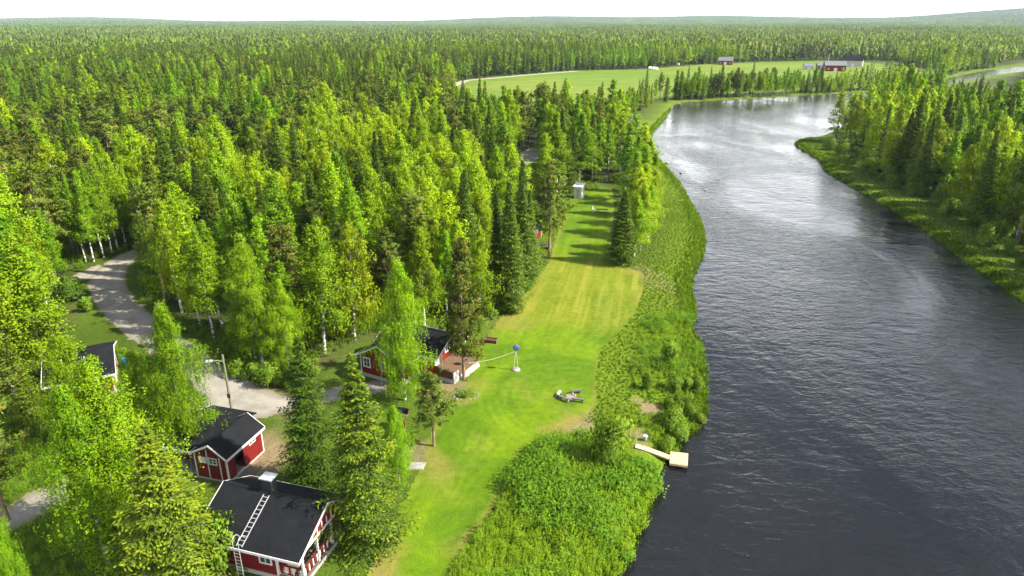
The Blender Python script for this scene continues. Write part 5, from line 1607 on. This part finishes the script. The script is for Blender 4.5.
def blue_stand():
    x, y = g(516, 370)
    t = thing('pole_stand', 'white pole stand with rounded blue head and grey base on the lawn', 'pole stand', (x, y, .012))
    MB().tube([(0, 0, 0), (0, 0, .10), (0, 0, .22)], [.48, .46, .25], 14).build('base', M['stone'], t)
    for s in (-1, 1):
        MB().bar((s * .22, 0, .15), (s * .04, 0, 2.35), .05).build('pole', M['white'], t)
    hd = MB().tube([(0, .14, 2.66), (0, .10, 2.66), (0, -.06, 2.66), (0, -.13, 2.66)], [.24, .34, .34, .27], 18).build('head', M['blue_cloth'], t)
    MB().tube([(0, -.132, 2.66), (0, -.16, 2.66)], [.22, .20], 18).build('face', M['blue_cloth'], hd)
    return x, y
bx_, by_ = blue_stand()
def rope():
    x1, y1 = g(465, 380)
    a = Vector((bx_, by_, 2.3)); b = Vector((x1 + .2, y1, 2.0))
    pts = [a.lerp(b, i / 12) - Vector((0, 0, 1.2 * (i / 12) * (1 - i / 12))) for i in range(13)]
    o = MB().tube(pts, .024, 6).build('rope', M['rope'])
    tag(o, 'pale rope sagging from the blue-headed pole to the brownish pine', 'rope')
rope()
def planter():
    x, y = g(491, 342)
    t = thing('planter_box', 'low dark wooden box standing on the lawn left of the blue-headed pole', 'box', (x, y, .012), R(-15))
    MB().box(-.75, .75, -.40, -.34, 0, .38).box(-.75, .75, .34, .40, 0, .38).build('long_side', M['dark_wood'], t)
    MB().box(-.75, -.69, -.338, .338, 0, .38).box(.69, .75, -.338, .338, 0, .40).build('end_board', M['grey_wood'], t)
    MB().box(-.688, .688, -.338, .338, .05, .30).build('soil', M['dark_wood'], t)
    MB().box(-.8, .8, .402, .46, .33, .42).build('rim', M['grey_wood'], t)
planter()
def flower_bed():
    x, y = g(466, 396)
    t = thing('flower_bed', 'oval flower bed ringed with pale stones by the terrace', 'flower bed', (x, y, 0))
    for k in range(16):
        a = k * 2 * math.pi / 16
        s = rocky('stone', .07 + .06 * ((k * 7) % 4) / 3, 80 + k, M['pale_stone'], t); s.location = (1.25 * math.cos(a), .85 * math.sin(a), .05)
    r = np.random.default_rng(5)
    V, Q, C, n = [], [], [], 0
    for k in range(16):
        v, q, c = herb_clump(820 + k, .5, .4, 6, .10, (.06, .12, .012), (.12, .19, .02))
        off = r.normal(size=2) * np.array([.5, .32]); v = v + np.array([off[0], off[1], 0])
        V.append(v); Q.append(q + n); C.append(c); n += len(v)
    link(bpy.data.objects.new('flower_foliage', np_mesh('flower_foliage', np.vstack(V), np.vstack(Q), M['herb_leaf'], np.vstack(C))), t)
flower_bed()
def slab():
    x, y = g(417, 466)
    o = MB().hexa([(-.7, -.5, -.02), (.6, -.55, -.02), (.75, .45, -.02), (-.6, .5, -.02), (-.66, -.46, .07), (.56, -.5, .07), (.7, .41, .07), (-.56, .46, .07)]).build('stone_slab', M['pale_stone'])
    o.location = (x, y, .012); tag(o, 'pale flat stone slab on the grass by the little pine', 'slab')
slab()
def bird_table():
    x, y = g(405, 428)
    t = thing('bird_house', 'little dark-roofed feeder on a red post under the weeping birch', 'feeder', (x, y, 0), R(-20))
    MB().box(-.07, .07, -.07, .07, 0, 1.35).build('post', M['lit_wall_feeder_red'], t)
    MB().box(-.36, .36, -.28, .28, 1.352, 1.40).build('tray', M['grey_wood'], t)
    for sx in (-.3, .3):
        for sy in (-.22, .22): MB().box(sx - .03, sx + .03, sy - .03, sy + .03, 1.402, 1.85).build('upright', M['lit_wall_feeder_red'], t)
    MB().poly([(-.55, -.42, 1.80), (.55, -.42, 1.80), (.55, 0, 2.12), (-.55, 0, 2.12)], (0, 0, .04)).poly([(-.55, .42, 1.80), (.55, .42, 1.80), (.55, 0, 2.12), (-.55, 0, 2.12)], (0, 0, .04)).build('roof', M['felt'], t)
bird_table()
def white_hut():
    x, y = g(579, 198)
    t = thing('outhouse', 'narrow white hut at the forest edge beyond the far end of the lawn', 'hut', (x, y, 0), R(-24))
    MB().box(-.85, .85, -.85, .85, 0, 2.5).build('wall', M['white'], t)
    MB().poly([(-1.1, -1.15, 2.55), (1.1, -1.15, 2.55), (1.1, 1.1, 3.0), (-1.1, 1.1, 3.0)], (0, 0, .10)).build('roof', M['white'], t)
    MB().box(-.4, .4, -.90, -.853, .08, 2.0).build('door', M['wall_pale'], t)
    MB().box(-.853, -.9, -.3, .3, 1.4, 1.9).build('vent', M['grey_wood'], t)
white_hut()
def picnic():
    x, y = g(602, 213)
    t = thing('picnic_table', 'weathered picnic table on the grass near the white hut', 'picnic table', (x, y, .012), R(-8))
    for i in range(5): MB().box(-1.1, 1.1, -.42 + i * .17, -.42 + i * .17 + .155, .72, .76).build('top_plank', M['grey_wood'], t)
    for s in (-1, 1): MB().box(-1.1, 1.1, s * .78 - .14, s * .78 + .14, .42, .46).build('bench', M['grey_wood'], t)
    for x_ in (-.8, .8):
        MB().bar((x_, -.85, 0), (x_, -.2, .72), .09).bar((x_, .85, 0), (x_, .2, .72), .09).bar((x_, -.85, .40), (x_, .85, .40), .07).build('trestle', M['grey_wood'], t)
    x, y = g(594, 212)
    c = thing('garden_chair', 'white garden chair at the left end of the picnic table', 'chair', (x, y, .012), R(60))
    MB().box(-.3, .3, -.3, .3, .42, .47).build('seat', M['white'], c)
    MB().hexa([(-.3, .26, .47), (.3, .26, .47), (.3, .32, .47), (-.3, .32, .47), (-.3, .38, 1.05), (.3, .38, 1.05), (.3, .44, 1.05), (-.3, .44, 1.05)]).build('backrest', M['white'], c)
    for sx in (-.26, .26):
        for sy in (-.26, .26): MB().box(sx - .03, sx + .03, sy - .03, sy + .03, 0, .42).build('leg', M['white'], c)
picnic()
def far_hut():
    x, y = g(538, 243)
    t = thing('garden_hut', 'small red hut with blue-grey roof behind the lone pine', 'hut', (x - 1.2, y + 1.5, 0), R(-20))
    walls(t, -1.6, 1.4, -1.5, 1.5, 0, 2.0, 2.0, 2.85, 0)
    gable_roof(t, -1.9, 1.8, -1.9, 1.9, 1.8, 1.8, 2.9, mat='grey_roof', trim=False)
    x, y = g(543, 247)
    b = thing('wooden_deck', 'grey wooden deck with railing in front of the small red hut', 'deck', (x, y, 0), R(-20))
    for i in range(8): MB().box(-1.5, 1.5, -1.0 + i * .25, -1.0 + i * .25 + .23, .35, .42).build('floor_board', M['grey_wood'], b)
    for sx in (-1.4, 0, 1.4):
        MB().box(sx - .05, sx + .05, -1.06, -1.0, 0, 1.15).build('post', M['grey_wood'], b)
    for z in (.6, .85, 1.1): MB().box(-1.5, 1.5, -1.10, -1.062, z - .05, z + .05).build('rail', M['grey_wood'], b)
far_hut()
def bucket():
    x, y = g(645, 440)
    t = thing('tub', 'pale blue-white tub lying on the bank beside the jetty', 'tub', (x, y, .05))
    MB().tube([(0, 0, 0), (0, 0, .38), (0, 0, .40)], [.16, .22, .24], 14).build('body', M['lamp'], t)
    MB().tube([(0, 0, .402), (0, 0, .43)], [.23, .2], 14).build('lid', M['lamp'], t)
bucket()
# stones standing out of the river
for i, (px, py, r_, txt) in enumerate([(681, 173, .75, 'dark boulder in the shallows nearest the grassy bank bulge'), (705, 190, .6, 'small dark boulder standing out in midstream'), (667, 163, 1.0, 'flat boulder at the water edge of the upper left bank'),
                                       (679, 104, 1.2, 'pale boulder at the mouth of the river bend'), (742, 115, .9, 'dark boulder far out in the river bend')]):
    x, y = g(px, py, WATER_Z)
    o = rocky('boulder', r_ * .6, 30 + i, M['stone'] if i != 3 else M['pale_stone'], None, .55); o.location = (x, y, WATER_Z + .05); tag(o, txt, 'boulder')

# ------------------------------------------------------------------ farm across the river
def farm_house(px, py, L, W, hw, ht, rz, mat, roof, label, name='barn', cat='barn', door=True):
    x, y = g(px, py)
    t = thing(name, label, cat, (x, y, 0), rz)
    walls(t, -L / 2, L / 2, -W / 2, W / 2, 0, hw, hw, ht, 0, mat)
    gable_roof(t, -L / 2 - .4, L / 2 + .4, -W / 2 - .5, W / 2 + .5, hw - .25, hw - .25, ht + .1, mat=roof, trim=False)
    if door: MB().box(-1.2, 1.2, -W / 2 - .08, -W / 2 - .004, 0, 2.4).build('door', M['white'], t)
    n = max(2, int(L / 4))
    for i in range(n):
        c = -L / 2 + L * (i + .5) / n
        if abs(c) > 1.9: window(t, 'x', c - .5, c + .5, 1.2, 2.2, -W / 2, -1, .15)
farm_house(725.5, 64.6, 12, 8, 3.6, 6.2, R(-22), 'red', 'grey_roof', 'red barn standing alone at the back of the hay field')
farm_house(808, 69.5, 7, 5, 2.6, 4.2, R(-10), 'wall_pale', 'grey_roof', 'small grey house left of the farm barns', 'farmhouse', 'house')
farm_house(820.5, 69.5, 6, 5, 3.2, 5, R(-10), 'red', 'grey_roof', 'small red shed between grey house and long barn', 'farm_shed', 'shed')
farm_house(834, 71, 15, 8, 4.4, 7.0, R(-12), 'red', 'grey_roof', 'long red barn with pale roof in the middle of the farm')
farm_house(853, 66.5, 14, 9, 5.0, 8.6, R(-30), 'wall_pale', 'felt', 'dark-roofed farmhouse behind the red barn', 'farmhouse', 'house')
def flagpole():
    x, y = g(827, 69.5)
    t = thing('flagpole', 'tall white flagpole between the farm buildings', 'flagpole', (x, y, 0))
    MB().tube([(0, 0, 0), (0, 0, 11)], [.22, .12], 8).build('pole', M['white'], t)
    MB().tube([(0, 0, 11), (0, 0, 11.3), (0, 0, 11.5)], [.12, .22, .05], 8).build('knob', M['white'], t)
flagpole()
for i, (px, py) in enumerate([(650, 69.6), (653, 69.9), (656.5, 70.1), (678, 65.5)]):
    x, y = g(px, py)
    o = MB().tube([(-.9, 0, .9), (-.85, 0, .9), (.85, 0, .9), (.9, 0, .9)], [.75, .9, .9, .75], 14).build('hay_bale', M['bale'])
    o.location = (x, y, .03); o.rotation_euler = (0, 0, i * .8); o.scale = (1.25, 1.25, 1.25)
    tag(o, 'white-wrapped hay bale at the back of the hay field', 'hay bale', 'white hay bales')

# ------------------------------------------------------------------ haze over the plain
def haze():
    m = bpy.data.materials.new('haze'); m.use_nodes = True
    n, l = m.node_tree.nodes, m.node_tree.links
    n.remove(n['Principled BSDF'])
    v = n.new('ShaderNodeVolumePrincipled')
    v.inputs['Color'].default_value = (0.62, 0.78, 1.0, 1)
    v.inputs['Density'].default_value = HAZE
    l.new(v.outputs[0], n['Material Output'].inputs['Volume'])
    o = MB().box(-36500, 36500, -150, 16500, -17, 216).build('haze', m)
    tag(o, 'thin bluish haze over the distant forest', kind='stuff')
HAZE = 4.2e-5
haze()
